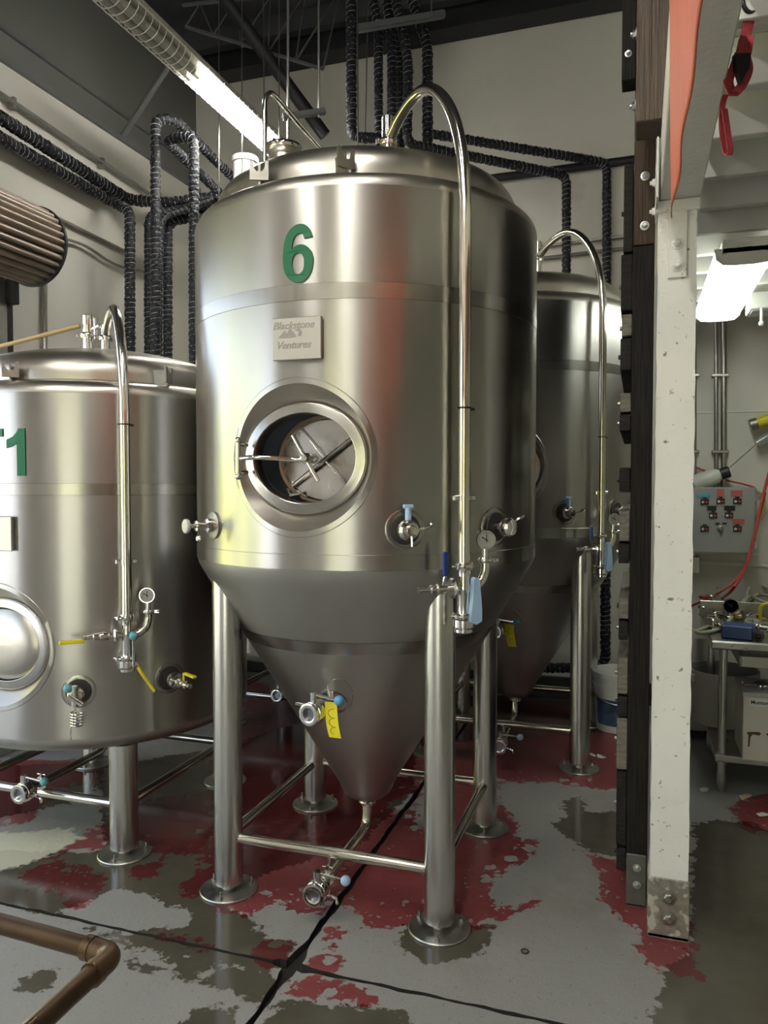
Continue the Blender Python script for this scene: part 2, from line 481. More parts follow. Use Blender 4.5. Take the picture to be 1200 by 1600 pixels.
fm = bpy.data.materials.new('painted_concrete'); fm.use_nodes = True
def floor_material():
    nt = fm.node_tree; N = nt.nodes; L = nt.links; b = N['Principled BSDF']
    tc = N.new('ShaderNodeTexCoord')
    def noise(sc, det=6, ro=0.6):
        n = N.new('ShaderNodeTexNoise'); n.inputs['Scale'].default_value = sc; n.inputs['Detail'].default_value = det
        n.inputs['Roughness'].default_value = ro
        L.new(tc.outputs['Object'], n.inputs['Vector']); return n.outputs['Fac']
    def math_(op, a, c, d=None):
        m = N.new('ShaderNodeMath'); m.operation = op
        for i, q in enumerate((a, c, d)):
            if q is None: continue
            if isinstance(q, (int, float)): m.inputs[i].default_value = q
            else: L.new(q, m.inputs[i])
        return m.outputs[0]
    def attr(nm):
        a = N.new('ShaderNodeAttribute'); a.attribute_name = nm; return a.outputs['Fac']
    def step(x, w):
        m = N.new('ShaderNodeMapRange'); m.inputs['From Min'].default_value = -w; m.inputs['From Max'].default_value = w
        L.new(x, m.inputs['Value']); return m.outputs[0]
    def mix(f, a, c):
        m = N.new('ShaderNodeMix'); m.data_type = 'RGBA'
        if isinstance(f, (int, float)): m.inputs['Factor'].default_value = f
        else: L.new(f, m.inputs['Factor'])
        for k, q in (('A', a), ('B', c)):
            if isinstance(q, tuple): m.inputs[k].default_value = (*q, 1)
            else: L.new(q, m.inputs[k])
        return m.outputs['Result']
    n_big, n_mid, n_fine, n_grit = noise(1.6), noise(9), noise(30), noise(160, 3)
    wob = math_('ADD', math_('MULTIPLY', math_('SUBTRACT', n_mid, 0.5), 0.16), math_('MULTIPLY', math_('SUBTRACT', n_fine, 0.5), 0.15))
    chips = N.new('ShaderNodeTexVoronoi'); chips.inputs['Scale'].default_value = 15.0
    dw = N.new('ShaderNodeVectorMath'); dw.operation = 'ADD'
    nv = N.new('ShaderNodeTexNoise'); nv.inputs['Scale'].default_value = 22; L.new(tc.outputs['Object'], nv.inputs['Vector'])
    sc = N.new('ShaderNodeVectorMath'); sc.operation = 'SCALE'; sc.inputs['Scale'].default_value = 0.06
    L.new(nv.outputs['Color'], sc.inputs[0]); L.new(tc.outputs['Object'], dw.inputs[0]); L.new(sc.outputs[0], dw.inputs[1])
    L.new(dw.outputs[0], chips.inputs['Vector'])
    # little bare chips where a random cell says so
    cell = N.new('ShaderNodeSeparateColor'); L.new(chips.outputs['Color'], cell.inputs[0])
    size = math_('MULTIPLY', math_('SUBTRACT', cell.outputs[0], math_('ADD', 0.50, math_('MULTIPLY', attr('paint'), 1.5))), 1.1)
    chip = step(math_('SUBTRACT', size, chips.outputs['Distance']), 0.01)
    chips2 = N.new('ShaderNodeTexVoronoi'); chips2.inputs['Scale'].default_value = 42.0; L.new(dw.outputs[0], chips2.inputs['Vector'])
    cell2 = N.new('ShaderNodeSeparateColor'); L.new(chips2.outputs['Color'], cell2.inputs[0])
    size2 = math_('MULTIPLY', math_('SUBTRACT', cell2.outputs[1], math_('ADD', 0.72, math_('MULTIPLY', attr('paint'), 0.5))), 1.6)
    chip = math_('MAXIMUM', chip, step(math_('SUBTRACT', size2, chips2.outputs['Distance']), 0.01))
    red = math_('MULTIPLY', step(math_('ADD', attr('paint'), wob), 0.004), math_('SUBTRACT', 1.0, chip))
    wob2 = math_('MULTIPLY', wob, 0.7)
    wet = step(math_('ADD', attr('wet'), wob2), 0.006)
    cream = step(math_('ADD', attr('cream'), wob2), 0.01)
    conc = mix(n_big, (0.245, 0.240, 0.230), (0.345, 0.338, 0.325))
    spots = step(math_('SUBTRACT', noise(55, 4), 0.645), 0.02)
    conc = mix(math_('MULTIPLY', spots, 0.65), conc, (0.16, 0.15, 0.135))
    stain = step(math_('SUBTRACT', noise(2.3, 7), 0.60), 0.07)
    conc = mix(math_('MULTIPLY', stain, 0.45), conc, (0.20, 0.175, 0.130))
    grit = step(math_('SUBTRACT', n_grit, 0.53), 0.12)
    conc = mix(math_('MULTIPLY', grit, 0.35), conc, (0.20, 0.19, 0.17))
    redc = mix(n_mid, (0.165, 0.030, 0.034), (0.25, 0.055, 0.058))
    redw = mix(n_mid, (0.070, 0.014, 0.015), (0.125, 0.024, 0.025))
    wetc = mix(n_mid, (0.065, 0.058, 0.043), (0.11, 0.098, 0.074))
    dry_all = mix(red, conc, redc)
    wet_all = mix(red, wetc, redw)
    col = mix(wet, dry_all, wet_all)
    col = mix(cream, col, (0.55, 0.54, 0.42))
    L.new(col, b.inputs['Base Color'])
    rr = N.new('ShaderNodeMapRange'); L.new(n_mid, rr.inputs['Value'])
    rr.inputs['To Min'].default_value = 0.04; rr.inputs['To Max'].default_value = 0.20
    rd = math_('SUBTRACT', 0.62, math_('MULTIPLY', red, 0.28))
    ro = math_('ADD', math_('MULTIPLY', wet, rr.outputs[0]), math_('MULTIPLY', math_('SUBTRACT', 1.0, wet), rd))
    L.new(ro, b.inputs['Roughness'])
    bp = N.new('ShaderNodeBump'); bp.inputs['Distance'].default_value = 0.004
    L.new(math_('SUBTRACT', 0.45, math_('MULTIPLY', wet, 0.40)), bp.inputs['Strength'])
    hsum = math_('ADD', math_('MULTIPLY', n_grit, 0.5), math_('ADD', math_('MULTIPLY', red, 0.5), n_fine))
    L.new(hsum, bp.inputs['Height']); L.new(bp.outputs[0], b.inputs['Normal'])
floor_material()
MATS['painted_concrete'] = fm

floor = tag(MB().box((-3.7, -3.2, -0.10), (3.4, 6.1, -0.03)).build('floor', 'subfloor', smooth=0), 'worn red painted concrete floor of the brewhouse', kind='structure')
UJ, VJ, GAP, GAPV = -1.075, 2.275, 0.008, 0.0045
def slab(x0, x1, y0, y1):
    st = 0.03
    nx, ny = max(2, int((x1-x0)/st)), max(2, int((y1-y0)/st))
    xs, ys = np.linspace(x0, x1, nx), np.linspace(y0, y1, ny)
    X, Y = np.meshgrid(xs, ys)
    rng = np.random.default_rng(int(abs(x0*100+y0*37)))
    def chip(n): 
        j = rng.normal(0, 1, n); j = np.convolve(j, [0.3, 0.5, 0.3], 'same'); return np.abs(j)*0.006
    if x1 == UJ-GAP: X[:, -1] -= chip(ny)
    if x0 == UJ+GAP: X[:, 0] += chip(ny)
    if y1 == VJ-GAPV: Y[-1, :] -= chip(nx)
    if y0 == VJ+GAPV: Y[0, :] += chip(nx)
    # the slab corners at the crossing are spalled away
    dc = np.hypot(X-UJ, (Y-VJ)*0.8); k = (0.035 if x1 <= UJ and y0 >= VJ else 0.02)*np.exp(-(dc/0.06)**2)
    X = X + np.sign(X-UJ)*k*rng.uniform(0.6, 1.0, X.shape); Y = Y + np.sign(Y-VJ)*k*rng.uniform(0.4, 1.0, Y.shape)
    P = np.stack([X.ravel(), Y.ravel()], 1)
    vs = [(a, c, 0.0) for a, c in P]
    fs = []
    for j in range(ny-1):
        for i in range(nx-1):
            a = j*nx+i; fs.append((a, a+1, a+nx+1, a+nx))
    n_top = len(fs)
    rim = [(j*nx) for j in range(ny)] , [(j*nx+nx-1) for j in range(ny)], list(range(nx)), [(ny-1)*nx+i for i in range(nx)]
    for k, line in enumerate(rim):
        base = len(vs)
        vs += [(vs[i][0], vs[i][1], -0.03) for i in line]
        for q in range(len(line)-1):
            f = (line[q], line[q+1], base+q+1, base+q)
            fs.append(f if k in (1, 2) else f[::-1])
    me = bpy.data.meshes.new('slab'); me.from_pydata(vs, [], fs)
    A = np.array([v[:2] for v in vs])
    red = np.minimum(union(A, RED), -union(A, BARE))
    wet = np.minimum(union(A, WET), -union(A, DRY))
    for nm, val in (('paint', red), ('wet', wet), ('cream', union(A, CREAM))):
        a = me.attributes.new(nm, 'FLOAT', 'POINT')
        a.data.foreach_set('value', np.clip(val, -0.4, 0.4).astype(np.float32))
    me.materials.append(fm); me.materials.append(MATS['subfloor'])
    me.polygons.foreach_set('material_index', [0]*n_top + [1]*(len(fs)-n_top)); me.update()
    ob = bpy.data.objects.new('slab', me); COL.objects.link(ob); ob.parent = floor
    return ob
slab(-3.7, UJ-GAP, -3.2, VJ-GAPV); slab(UJ+GAP, 3.4, -3.2, VJ-GAPV)
slab(-3.7, UJ-GAP, VJ+GAPV, 6.1); slab(UJ+GAP, 3.4, VJ+GAPV, 6.1)

# ------------------------------------------------------------------ walls, ceiling
VB, UL, UR, VF, ZC = 5.85, -3.62, 3.2, -3.0, 5.30
GV = onu(12, 500, UL+0.09).y      # edge of the roller door opening
def struct(name, mb, m, label=None, smooth=0):
    return tag(mb.build(name, m, smooth=smooth), label, kind='structure')
struct('wall_back', MB().box((UL-0.15, VB, 0), (UR+0.15, VB+0.15, ZC)), 'wall_cream', 'cream painted back wall behind the tanks')
wl = MB()
wl.box((UL-0.15, VF, 2.92), (UL, GV, 4.12)).box((UL-0.15, GV, 0), (UL, VB, 4.12)).box((UL-0.15, VF, 0), (UL, -0.7, 2.92))
wall_left = struct('wall_left', wl, 'wall_cream', 'cream painted left wall with grey upper cladding and roller door opening')
MB().box((UL-0.15, VF, 4.12), (UL-0.01, VB, ZC)).build('upper_cladding', 'wall_grey', wall_left, 0)
MB().box((UL-0.02, VF, 4.105), (UL+0.03, VB, 4.135)).build('ledge', 'angle_grey', wall_left, 0)
MB().box((UL-0.02, VF, 4.30), (UL+0.012, VB, 4.32)).build('cladding_seam', 'angle_grey', wall_left, 0)
struct('wall_right', MB().box((UR, VF, 0), (UR+0.15, VB, ZC)), 'wall_cream', 'cream painted wall beyond the storage corner')
wf = MB()
wf.box((UL-0.15, VF-0.15, 2.4), (UR+0.15, VF, ZC)).box((UL-0.15, VF-0.15, 0), (-1.45, VF, 3.2)).box((0.25, VF-0.15, 0), (UR+0.15, VF, 3.2))
struct('wall_front', wf, 'wall_cream', 'cream painted wall with wide doorway behind the viewer')
ceiling = struct('ceiling', MB().box((UL-0.2, VF-0.2, ZC), (UR+0.2, VB+0.2, ZC+0.1)), 'roof_dark', 'dark metal roof deck over the tanks')
for i in range(9):
    v = -2.2 + i*0.98
    MB().box((UL, v-0.04, ZC-0.16), (UR, v+0.04, ZC)).build('purlin', 'roof_dark', ceiling, 0)
struct('baseboard_back', MB().box((UL, VB-0.03, 0), (UR, VB, 0.16), 0.006), 'baseboard')
struct('trim_1', MB().box((0.25, VB-0.02, 1.03), (UR, VB, 1.06), 0.004), 'joist_paint', 'thin painted strip on the wall under the control panel')
struct('trim_2', MB().box((0.25, VB-0.008, 2.10), (UR, VB, 2.112)), 'joist_paint', 'faint seam strip on the wall above the control panel')

# roof steel
def thing_box(name, lo, hi, m, label, cat, ch=0.004, group=None):
    c = ((lo[0]+hi[0])/2, (lo[1]+hi[1])/2, lo[2])
    o = MB(T(*(-Vector(c)))).box(lo, hi, ch).build(name, m, smooth=0)
    o.location = c
    return tag(o, label, cat, group)
eb = empty('roof_beam', (-0.2, VB-0.10, 4.97), 'dark steel beam along the top of the cream back wall', 'beam')
b_ = local(eb); b_.box((UL+0.05, VB-0.20, 4.97), (UR, VB-0.01, 4.985)); b_.build('lower_flange', 'beam_dark', eb, 0)
b_ = local(eb); b_.box((UL+0.05, VB-0.12, 4.985), (UR, VB-0.09, 5.20)); b_.build('web', 'beam_dark', eb, 0)
b_ = local(eb); b_.box((UL+0.05, VB-0.20, 5.20), (UR, VB-0.01, 5.22)); b_.build('upper_flange', 'beam_dark', eb, 0)

def rod_thing(name, pts, r, m, label, cat, n=10, group=None, fil=0.0):
    pts = [Vector(p) for p in pts]
    base = min(pts, key=lambda p: p.z).copy()
    q = fillet(pts, fil) if fil else pts
    o = MB(T(*(-base))).tube(q, r, n).build(name, m)
    o.location = base
    return tag(o, label, cat, group)
rod_thing('diagonal_pipe', [atd(330, -30, 5.2), atd(508, 212, 5.5)], 0.045, 'beam_dark', 'thick black diagonal pipe coming down from the roof', 'pipe', 16)
rod_thing('wall_brace', [onu(192, 212, UL+0.04), atd(268, 96, 5.4)], 0.022, 'angle_grey', 'grey diagonal brace between left cladding and roof', 'brace', 6)
tr = empty('roof_truss', atd(300, 50, 5.4), 'thin grey lattice bar spanning under the roof', 'truss')
a0, a1 = atd(290, 42, 5.6), atd(505, 108, 5.6)
b0, b1 = atd(285, 8, 5.6), atd(560, -20, 5.6)
local(tr).tube([a0, a1], 0.014, 6).build('bottom_chord', 'angle_grey', tr)
local(tr).tube([b0, b1], 0.014, 6).build('top_chord', 'angle_grey', tr)
for i in range(5):
    t0, t1 = i/5, (i+0.5)/5
    local(tr).tube([a0.lerp(a1, t0), b0.lerp(b1, t1), a0.lerp(a1, (i+1)/5)], 0.008, 5).build('lattice_bar', 'angle_grey', tr)

# ------------------------------------------------------------------ stainless tanks
TR = 0.70
def shell_with_hole(zb, zt, zm, hr):
    """cylinder wall whose quads flow round a circular opening that faces local -Y"""
    NA = 144; half = 12; zh = 0.35; nz = 14
    zs = []
    def rng(a, b, k): return [a + (b-a)*i/k for i in range(k)]
    lo, hi = zm-zh, zm+zh
    if lo > zb + 1e-6: zs += rng(zb, lo, max(1, int((lo-zb)/0.06)))
    k0 = len(zs)
    zs += rng(lo, hi, nz)
    k1 = len(zs)
    zs += rng(hi, zt, max(1, int((zt-hi)/0.06))) + [zt]
    mb = MB()
    def P(a, z): return (TR*math.sin(a), -TR*math.cos(a), z)
    st = 2*math.pi/NA
    vs = [P(i*st, z) for z in zs for i in range(NA)]
    fs = []
    for k in range(len(zs)-1):
        for i in range(NA):
            ii = i if i < NA/2 else i-NA
            if k0 <= k < k1 and -half <= ii < half: continue
            j = (i+1) % NA
            fs.append((k*NA+i, k*NA+j, (k+1)*NA+j, (k+1)*NA+i))
    mb.add(vs, fs)
    rim = []
    for i in range(-half, half): rim.append((i*st, lo))
    for k in range(nz): rim.append((half*st, lo + 2*zh*k/nz))
    for i in range(half, -half, -1): rim.append((i*st, hi))
    for k in range(nz, 0, -1): rim.append((-half*st, lo + 2*zh*k/nz))
    n = len(rim); rings = 8
    vs = []; fs = []
    for q in range(rings+1):
        t = q/rings
        for (a, z) in rim:
            x = TR*math.sin(a); ang = math.atan2(z-zm, x)
            ha = math.asin(hr*math.cos(ang)/TR); hz = zm + hr*math.sin(ang)
            vs.append(P(ha + (a-ha)*t, hz + (z-hz)*t))
    for q in range(rings):
        for i in range(n):
            j = (i+1) % n
            fs.append((q*n+i, q*n+j, (q+1)*n+j, (q+1)*n+i))
    mb.add(vs, fs)
    return mb

def ell_ring(mb, prof, a, b, n=72):
    """lathe round the local Y axis; each profile point is (offset from the ellipse a x b, outward)"""
    vs = []; fs = []; m = len(prof)
    for (o, h) in prof:
        for j in range(n):
            t = 2*math.pi*j/n
            vs.append(((a+o)*math.cos(t), -h, (b+o)*math.sin(t)))
    for i in range(m-1):
        for j in range(n):
            fs.append((i*n+j, i*n+(j+1) % n, (i+1)*n+(j+1) % n, (i+1)*n+j))
    return mb.add(vs, fs)

def manway(root, zm, closed):
    M = T(0, 0, zm)
    # collar plate welded round the opening, following the cylinder
    vs = []; fs = []; n = 96
    for (r, dz) in ((0.249, 0.0), (0.249, 0.002), (0.268, 0.002), (0.270, 0.0)):
        for j in range(n):
            t = 2*math.pi*j/n
            x = r*math.cos(t)
            vs.append((x, -(math.sqrt(TR*TR - x*x) + dz), r*math.sin(t)))
    for i in range(3):
        for j in range(n):
            fs.append((i*n+j, i*n+(j+1) % n, (i+1)*n+(j+1) % n, (i+1)*n+j))
    MB(M).add(vs, fs).build('manway_collar', 'steel_shell', root)
    # sloped recess between shell and ring
    a0, b0 = 0.190, 0.154
    vs = []; fs = []
    ks = 6
    for k in range(ks+1):
        q = k/ks
        for j in range(n):
            t = 2*math.pi*j/n
            x0 = 0.250*math.cos(t); y0 = math.sqrt(TR*TR - x0*x0); z0 = 0.250*math.sin(t)
            x1 = (a0+0.033)*math.cos(t); z1 = (b0+0.033)*math.sin(t); y1 = 0.625
            s = q
            vs.append((x0+(x1-x0)*s, -(y0+(y1-y0)*s), z0+(z1-z0)*s))
    for i in range(ks):
        for j in range(n):
            fs.append((i*n+j, i*n+(j+1) % n, (i+1)*n+(j+1) % n, (i+1)*n+j))
    MB(M).add(vs, fs).build('manway_recess', 'steel_top', root)
    ring = ell_ring(MB(M), [(0.040, 0.60), (0.040, 0.636), (0.0395, 0.640), (0.038, 0.643), (0.035, 0.645), (0.033, 0.6455), (0.020, 0.6475), (0.006, 0.6495), (0.003, 0.650), (0.001, 0.649), (0.0, 0.646), (0.0, 0.640), (0.0, 0.60), (0.0, 0.585)], a0, b0).build('manway_ring', 'steel_band', root)
    MB(M).lathe([(0.03, 0.585), (1.0, 0.585), (1.25, 0.56), (1.25, 0.18), (0.01, 0.16)], 48, 'y', sx=0.20, sy=0.20) if False else None
    ins = MB(M)
    ell_ring(ins, [(0.0, 0.586), (0.10, 0.575), (0.10, 0.20), (-0.15, 0.19)], a0, b0, 48)
    ins.build('vessel_interior', 'steel_inside', root)
    if closed:
        d = MB(M)
        prof = [(-0.15, 0.668), (-0.10, 0.667), (-0.05, 0.662), (-0.02, 0.652), (-0.004, 0.64)]
        ell_ring(d, prof, a0, b0)
        vs = [(0.04*math.cos(2*math.pi*j/24), -0.668, 0.004*math.sin(2*math.pi*j/24)) for j in range(24)]
        d.add([(0, -0.6685, 0)] + vs, [(0, j+1, (j+1) % 24+1) for j in range(24)])
        door = d.build('manway_door', 'steel_top', root, weld=0.0)
        dm = M
    else:
        dm = M @ T(0.050, 0.0, -0.004) @ T(0, -0.545, 0) @ RZ(-6)
        d = MB(dm)
        ell_ring(d, [(-0.15, 0.012), (-0.02, 0.012), (-0.014, 0.018), (-0.004, 0.018), (0.0, 0.010), (0.0, -0.01), (-0.15, -0.012)], 0.195, 0.160)
        d.add([(0, -0.012, 0)] + [(0.045*math.cos(2*math.pi*j/72), -0.012, 0.010*math.sin(2*math.pi*j/72)) for j in range(72)], [(0, j+1, (j+1) % 72+1) for j in range(72)])
        door = d.build('manway_door', 'steel_door', root, weld=0.0005)
        g = MB(dm); ell_ring(g, [(-0.016, 0.012), (-0.012, 0.022), (-0.003, 0.022), (0.002, 0.010)], 0.195, 0.160); g.build('gasket', 'brown_gasket', door)
        for ang in (38, 128):
            c, s = math.cos(R(ang)), math.sin(R(ang))
            MB(dm).tube([(c*0.165, -0.020, s*0.145), (0, -0.030, 0), (-c*0.165, -0.020, -s*0.145)], 0.0085 if ang == 38 else 0.0022, 10).build('stiffener', 'steel_door', door)
        MB(dm).tube([(-0.150, -0.03, -0.105), (-0.13, -0.045, -0.125), (-0.10, -0.03, -0.118)], 0.008, 8).build('stop_clip', 'steel_dull', door)
    # star handle and swing arm
    if not closed:
        cx = 0.015
        hb = MB(M @ T(cx, -0.60, 0.0)).lathe([(0.0001, 0.085), (0.012, 0.083), (0.018, 0.07), (0.018, 0.0), (0.012, -0.02)], 20, 'y').build('handle_hub', 'steel_bright', root)
        MB(M @ T(cx, -0.664, 0.0)).tube([(-0.047, 0, 0.078), (0.047, 0, -0.078)], 0.0075, 12).build('cross_bar', 'steel_bright', hb)
        arm = MB(M).tube(catmull([(-0.212, -0.700, 0.0), (-0.16, -0.705, 0.003), (-0.10, -0.68, 0.0), (-0.04, -0.645, -0.004), (cx, -0.635, 0.0)], 6), 0.0085, 12).build('swing_arm', 'steel_bright', root)
        MB(M @ T(-0.222, -0.700, 0)).tube([(0, 0, -0.062), (0, 0, 0.062)], 0.0095, 14).build('hinge_pin', 'steel_bright', arm)
        for s in (-1, 1):
            MB(M).tube([(-0.222, -0.700, 0.05*s), (-0.205, -0.668, 0.048*s)], 0.008, 10).build('hinge_lug', 'steel_bright', arm)
            MB(M).ball((-0.222, -0.700, 0.062*s), 0.0125).build('hinge_cap', 'steel_bright', arm)

def clamp(mb, r, h=0.012, n=28):
    """sanitary clamp ring round the local Z axis with its wing screw on -Y"""
    mb.lathe([(r, -h), (r+0.007, -h), (r+0.010, -h*0.4), (r+0.010, h*0.4), (r+0.007, h), (r, h)], n)
    mb.box((-0.006, -r-0.028, -0.008), (0.006, -r-0.006, 0.008), 0.002)
    mb.tube([(-0.022, -r-0.020, 0), (0.022, -r-0.020, 0)], 0.0035, 8)
    return mb
def gauge(root, M, name='pressure_gauge', up=True):
    g = MB(M).lathe([(0.0001, -0.012), (0.028, -0.012), (0.030, -0.008), (0.030, 0.012), (0.0315, 0.014), (0.0315, 0.018), (0.0285, 0.018), (0.0285, 0.015)], 32, 'y').build(name, 'steel_bright', root)
    MB(M).lathe([(0.0001, 0.0152), (0.0284, 0.0152)], 28, 'y').build('dial', 'dial_face', g, 0)
    MB(M).box((-0.0012, -0.0168, -0.008), (0.0012, -0.0158, 0.020)).at(M @ RY(-60)).box((-0.0016, -0.0168, -0.006), (0.0016, -0.0158, 0.019)).build('needle', 'black_plastic', g, 0)
    return g
def side_port(root, az, r, z, name, tilt=0, proud=0.085, cap=True):
    """collar, stub, clamp and blank cap on the tank side"""
    M = RZ(az) @ T(0, -r, z) @ RX(tilt)
    MB(M).lathe([(0.030, -0.02), (0.068, -0.02), (0.068, 0.004), (0.060, 0.0065), (0.034, 0.004)], 40, 'y').build(name + '_collar', 'steel_band', root)
    p = MB(M).lathe([(0.020, -0.01), (0.020, 0.045), (0.032, 0.048), (0.032, 0.056), (0.020, 0.058), (0.020, 0.060), (0.031, 0.061), (0.033, 0.072), (0.027, proud-0.004), (0.0001, proud)], 32, 'y').build(name, 'steel_bright', root)
    MB(M).lathe([(0.034, 0.004), (0.052, 0.006), (0.050, 0.012), (0.034, 0.014)], 36, 'y').build('seal', 'dark_seal', p)
    return M, p
def butterfly(root, M, name, knob, handle='right', body=0.034, mouth=True):
    """butterfly valve whose axis is local -Y, its stem stands up"""
    M = M @ Matrix.Scale(1.2, 4)
    v = MB(M).lathe([(0.022, 0.0), (0.034, 0.004), (0.034, 0.012), (0.026, 0.014), (body, 0.018), (body+0.004, 0.030), (body, 0.046), (0.026, 0.050), (0.034, 0.054), (0.034, 0.062), (0.025, 0.064), (0.020, 0.062), (0.020, 0.02)], 32, 'y').build(name, 'steel_bright', root)
    MB(M).tube([(0, -0.032, 0.028), (0, -0.032, 0.062)], 0.012, 14).build('stem', 'steel_bright', v)
    MB(M).lathe([(0.0001, 0.050), (0.0198, 0.050)], 24, 'y').build('disc', 'steel_inside', v, 0)
    sx = 1 if handle == 'right' else -1
    h = MB(M).tube([(-0.012*sx, -0.032, 0.056), (0.085*sx, -0.036, 0.050)], 0.0045, 10).build('handle', 'steel_bright', v)
    MB(M).ball((0.094*sx, -0.036, 0.050), 0.0155).build('knob', knob, v)
    MB(M).tube([(0.03, -0.008, -0.02), (0.055, -0.012, -0.024), (0.058, -0.012, -0.04)], 0.005, 8).build('wing_nut', 'steel_bright', v)
    return v

def make_tank(cone, label, cat='tank'):
    root = empty('fermenter_tank' if cone else 'bright_tank', (0, 0, 0), label, cat)
    if cone: zb, zt, zm, ztee, zport, zband = 1.31, 2.64, 1.69, 1.255, 1.45, (2.212, 2.268)
    else:    zb, zt, zm, ztee, zport, zband = 0.55, 2.03, 0.93, 0.985, 0.75, (1.555, 1.605)
    lip = 0.055
    shell_with_hole(zb, zt-lip, zm, 0.250).build('shell', 'steel_shell', root, weld=0.0004)
    # rounded top lip, sloping shoulder, dished top
    prof = [(TR, zt-lip-0.002)] + [(TR-lip+lip*math.cos(R(a)), zt-lip+lip*math.sin(R(a))) for a in range(0, 91, 10)] + [(TR-0.085, zt+0.006)]
    MB().lathe(prof, 144).build('shoulder', 'steel_top', root) if False else None
    sh = MB(); vs = []; fs = []
    def open_lathe(mb, prof, n=144):
        vs = []; fs = []
        for (r, h) in prof:
            for j in range(n):
                a = 2*math.pi*j/n; vs.append((r*math.sin(a), -r*math.cos(a), h))
        for i in range(len(prof)-1):
            for j in range(n): fs.append((i*n+j, i*n+(j+1) % n, (i+1)*n+(j+1) % n, (i+1)*n+j))
        return mb.add(vs, fs)
    open_lathe(sh, prof).build('shoulder', 'steel_top', root)
    dome_r, dz = 0.618, zt+0.004
    dprof = [(dome_r+0.010, dz-0.006), (dome_r, dz+0.004), (dome_r, dz+0.035)]
    kn = 0.10
    for a in range(10, 61, 10): dprof.append((dome_r-kn+kn*math.cos(R(a)), dz+0.035+kn*math.sin(R(a))))
    r1, z1 = dprof[-1]
    for i in range(1, 13):
        r = r1*(1-i/12); dprof.append((max(r, 0.0005), z1 + 0.085*(1-(r/r1)**2) + 0.01*(1-r/r1)))
    ztop = dprof[-1][1]
    def dome_z(r):
        for (ra, za), (rb, zb_) in zip(dprof, dprof[1:]):
            if rb <= r <= ra: return za + (zb_-za)*(ra-r)/(ra-rb+1e-9)
        return ztop
    open_lathe(MB(), dprof).build('dished_top', 'steel_top', root)
    for (a, b) in (zband, (zb+0.0, zb+0.055)) if cone else (zband,):
        open_lathe(MB(), [(TR-0.001, a), (TR+0.0014, a+0.002), (TR+0.0014, b-0.002), (TR-0.001, b)]).build('weld_band', 'steel_band' if a > 1.4 else 'steel_shell', root)
    if cone:
        z0, r0 = 0.262, 0.045
        zc, rc = 0.335, 0.118
        cp = [(TR, zb+0.004), (TR-0.006, zb-0.020), (TR-0.022, zb-0.050)]
        cp += [(rc + (TR-0.022-rc)*(1-i/10), zc + (zb-0.050-zc)*(1-i/10)) for i in range(1, 11)]
        cp += [(0.112, 0.315), (0.100, 0.292), (0.080, 0.274), (0.055, 0.264), (0.03, 0.262)]
        open_lathe(MB(), cp).build('cone', 'steel_cone', root)
        def cone_r(z): return rc + (TR-0.022-rc)*(z-zc)/(zb-0.050-zc)
        def cone_z(r): return zc + (r-rc)/(TR-0.022-rc)*(zb-0.050-zc)
        open_lathe(MB(), [(cone_r(z)+0.0016, z) for z in (0.985, 1.0, 1.02, 1.035)]).build('cone_weld_band', 'steel_band', root)
    else:
        bp = [(TR, zb+0.002)] + [(TR-0.07+0.07*math.cos(R(a)), zb-0.07*math.sin(R(a))*0.9) for a in range(10, 81, 10)] + [(TR*0.5, zb-0.085), (0.001, zb-0.11)]
        open_lathe(MB(), bp).build('dished_bottom', 'steel_cone', root)
    # four legs with foot plates, four tie bars
    L = 0.428; lr = 0.0555 if cone else 0.060
    for sx, sy in ((-1, -1), (1, -1), (-1, 1), (1, 1)):
        n = 40; vs = []; fs = []
        zs_b = 0.035
        for j in range(n):
            a = 2*math.pi*j/n
            x, y = sx*L + lr*math.cos(a), sy*L + lr*math.sin(a)
            vs.append((x, y, zs_b))
        for j in range(n):
            x, y, _ = vs[j]
            vs.append((x, y, (cone_z(math.hypot(x, y)) + 0.004) if cone else zb - 0.06))
        fs = [(j, (j+1) % n, n+(j+1) % n, n+j) for j in range(n)] + [tuple(range(n-1, -1, -1))]
        # leg meshes are stored round their own axis so that the brushed grain runs round them
        leg = MB(T(-sx*L, -sy*L, 0)).add(vs, fs).build('leg', 'steel_leg', root)
        leg.location = (sx*L, sy*L, 0)
        fp = MB().lathe([(0.0001, 0.0), (0.112, 0.0), (0.113, 0.006), (0.110, 0.010), (0.030, 0.010), (0.026, 0.012), (0.026, 0.036)], 48).build('foot_plate', 'foot_steel', leg)
        for k in range(3):
            a = R(40 + 120*k)
            MB(T(0.090*math.cos(a), 0.090*math.sin(a), 0.0)).cyl((0, 0, 0.009), (0, 0, 0.020), 0.010, 6).cyl((0, 0, 0.02), (0, 0, 0.036), 0.0045, 8).build('anchor_bolt', 'steel_dull', leg, 20)
    zt_ = 0.215
    for (a, b) in (((-L, -L), (L, -L)), ((-L, L), (L, L)), ((-L, -L), (-L, L)), ((L, -L), (L, L))):
        MB().tube([(*a, zt_), (*b, zt_)], 0.0205, 20).build('tie_bar', 'steel_pipe', root)
    # lifting lugs on the shoulder
    for az in ((-15, 13, 135, -135) if cone else (6, 62, 135, -135)):
        M = RZ(az) @ T(0, -0.655, zt-0.01)
        poly = [(-0.032, 0.0), (0.032, 0.0), (0.032, 0.066), (0.021, 0.066), (0.019, 0.042), (0.010, 0.030), (-0.010, 0.030), (-0.019, 0.042), (-0.021, 0.066), (-0.032, 0.066)]
        M = M @ RZ(38)
        lug = MB(M @ T(0, -0.012, 0.02)).prism(poly, -0.005, 0.005).build('lifting_lug', 'steel_dull', root, 0)
        MB(M).prism([(-0.004, 0.0), (0.004, 0.0), (0.004, 0.075), (-0.004, 0.075)], -0.01, 0.06).build('lug_rib', 'steel_dull', lug, 0)
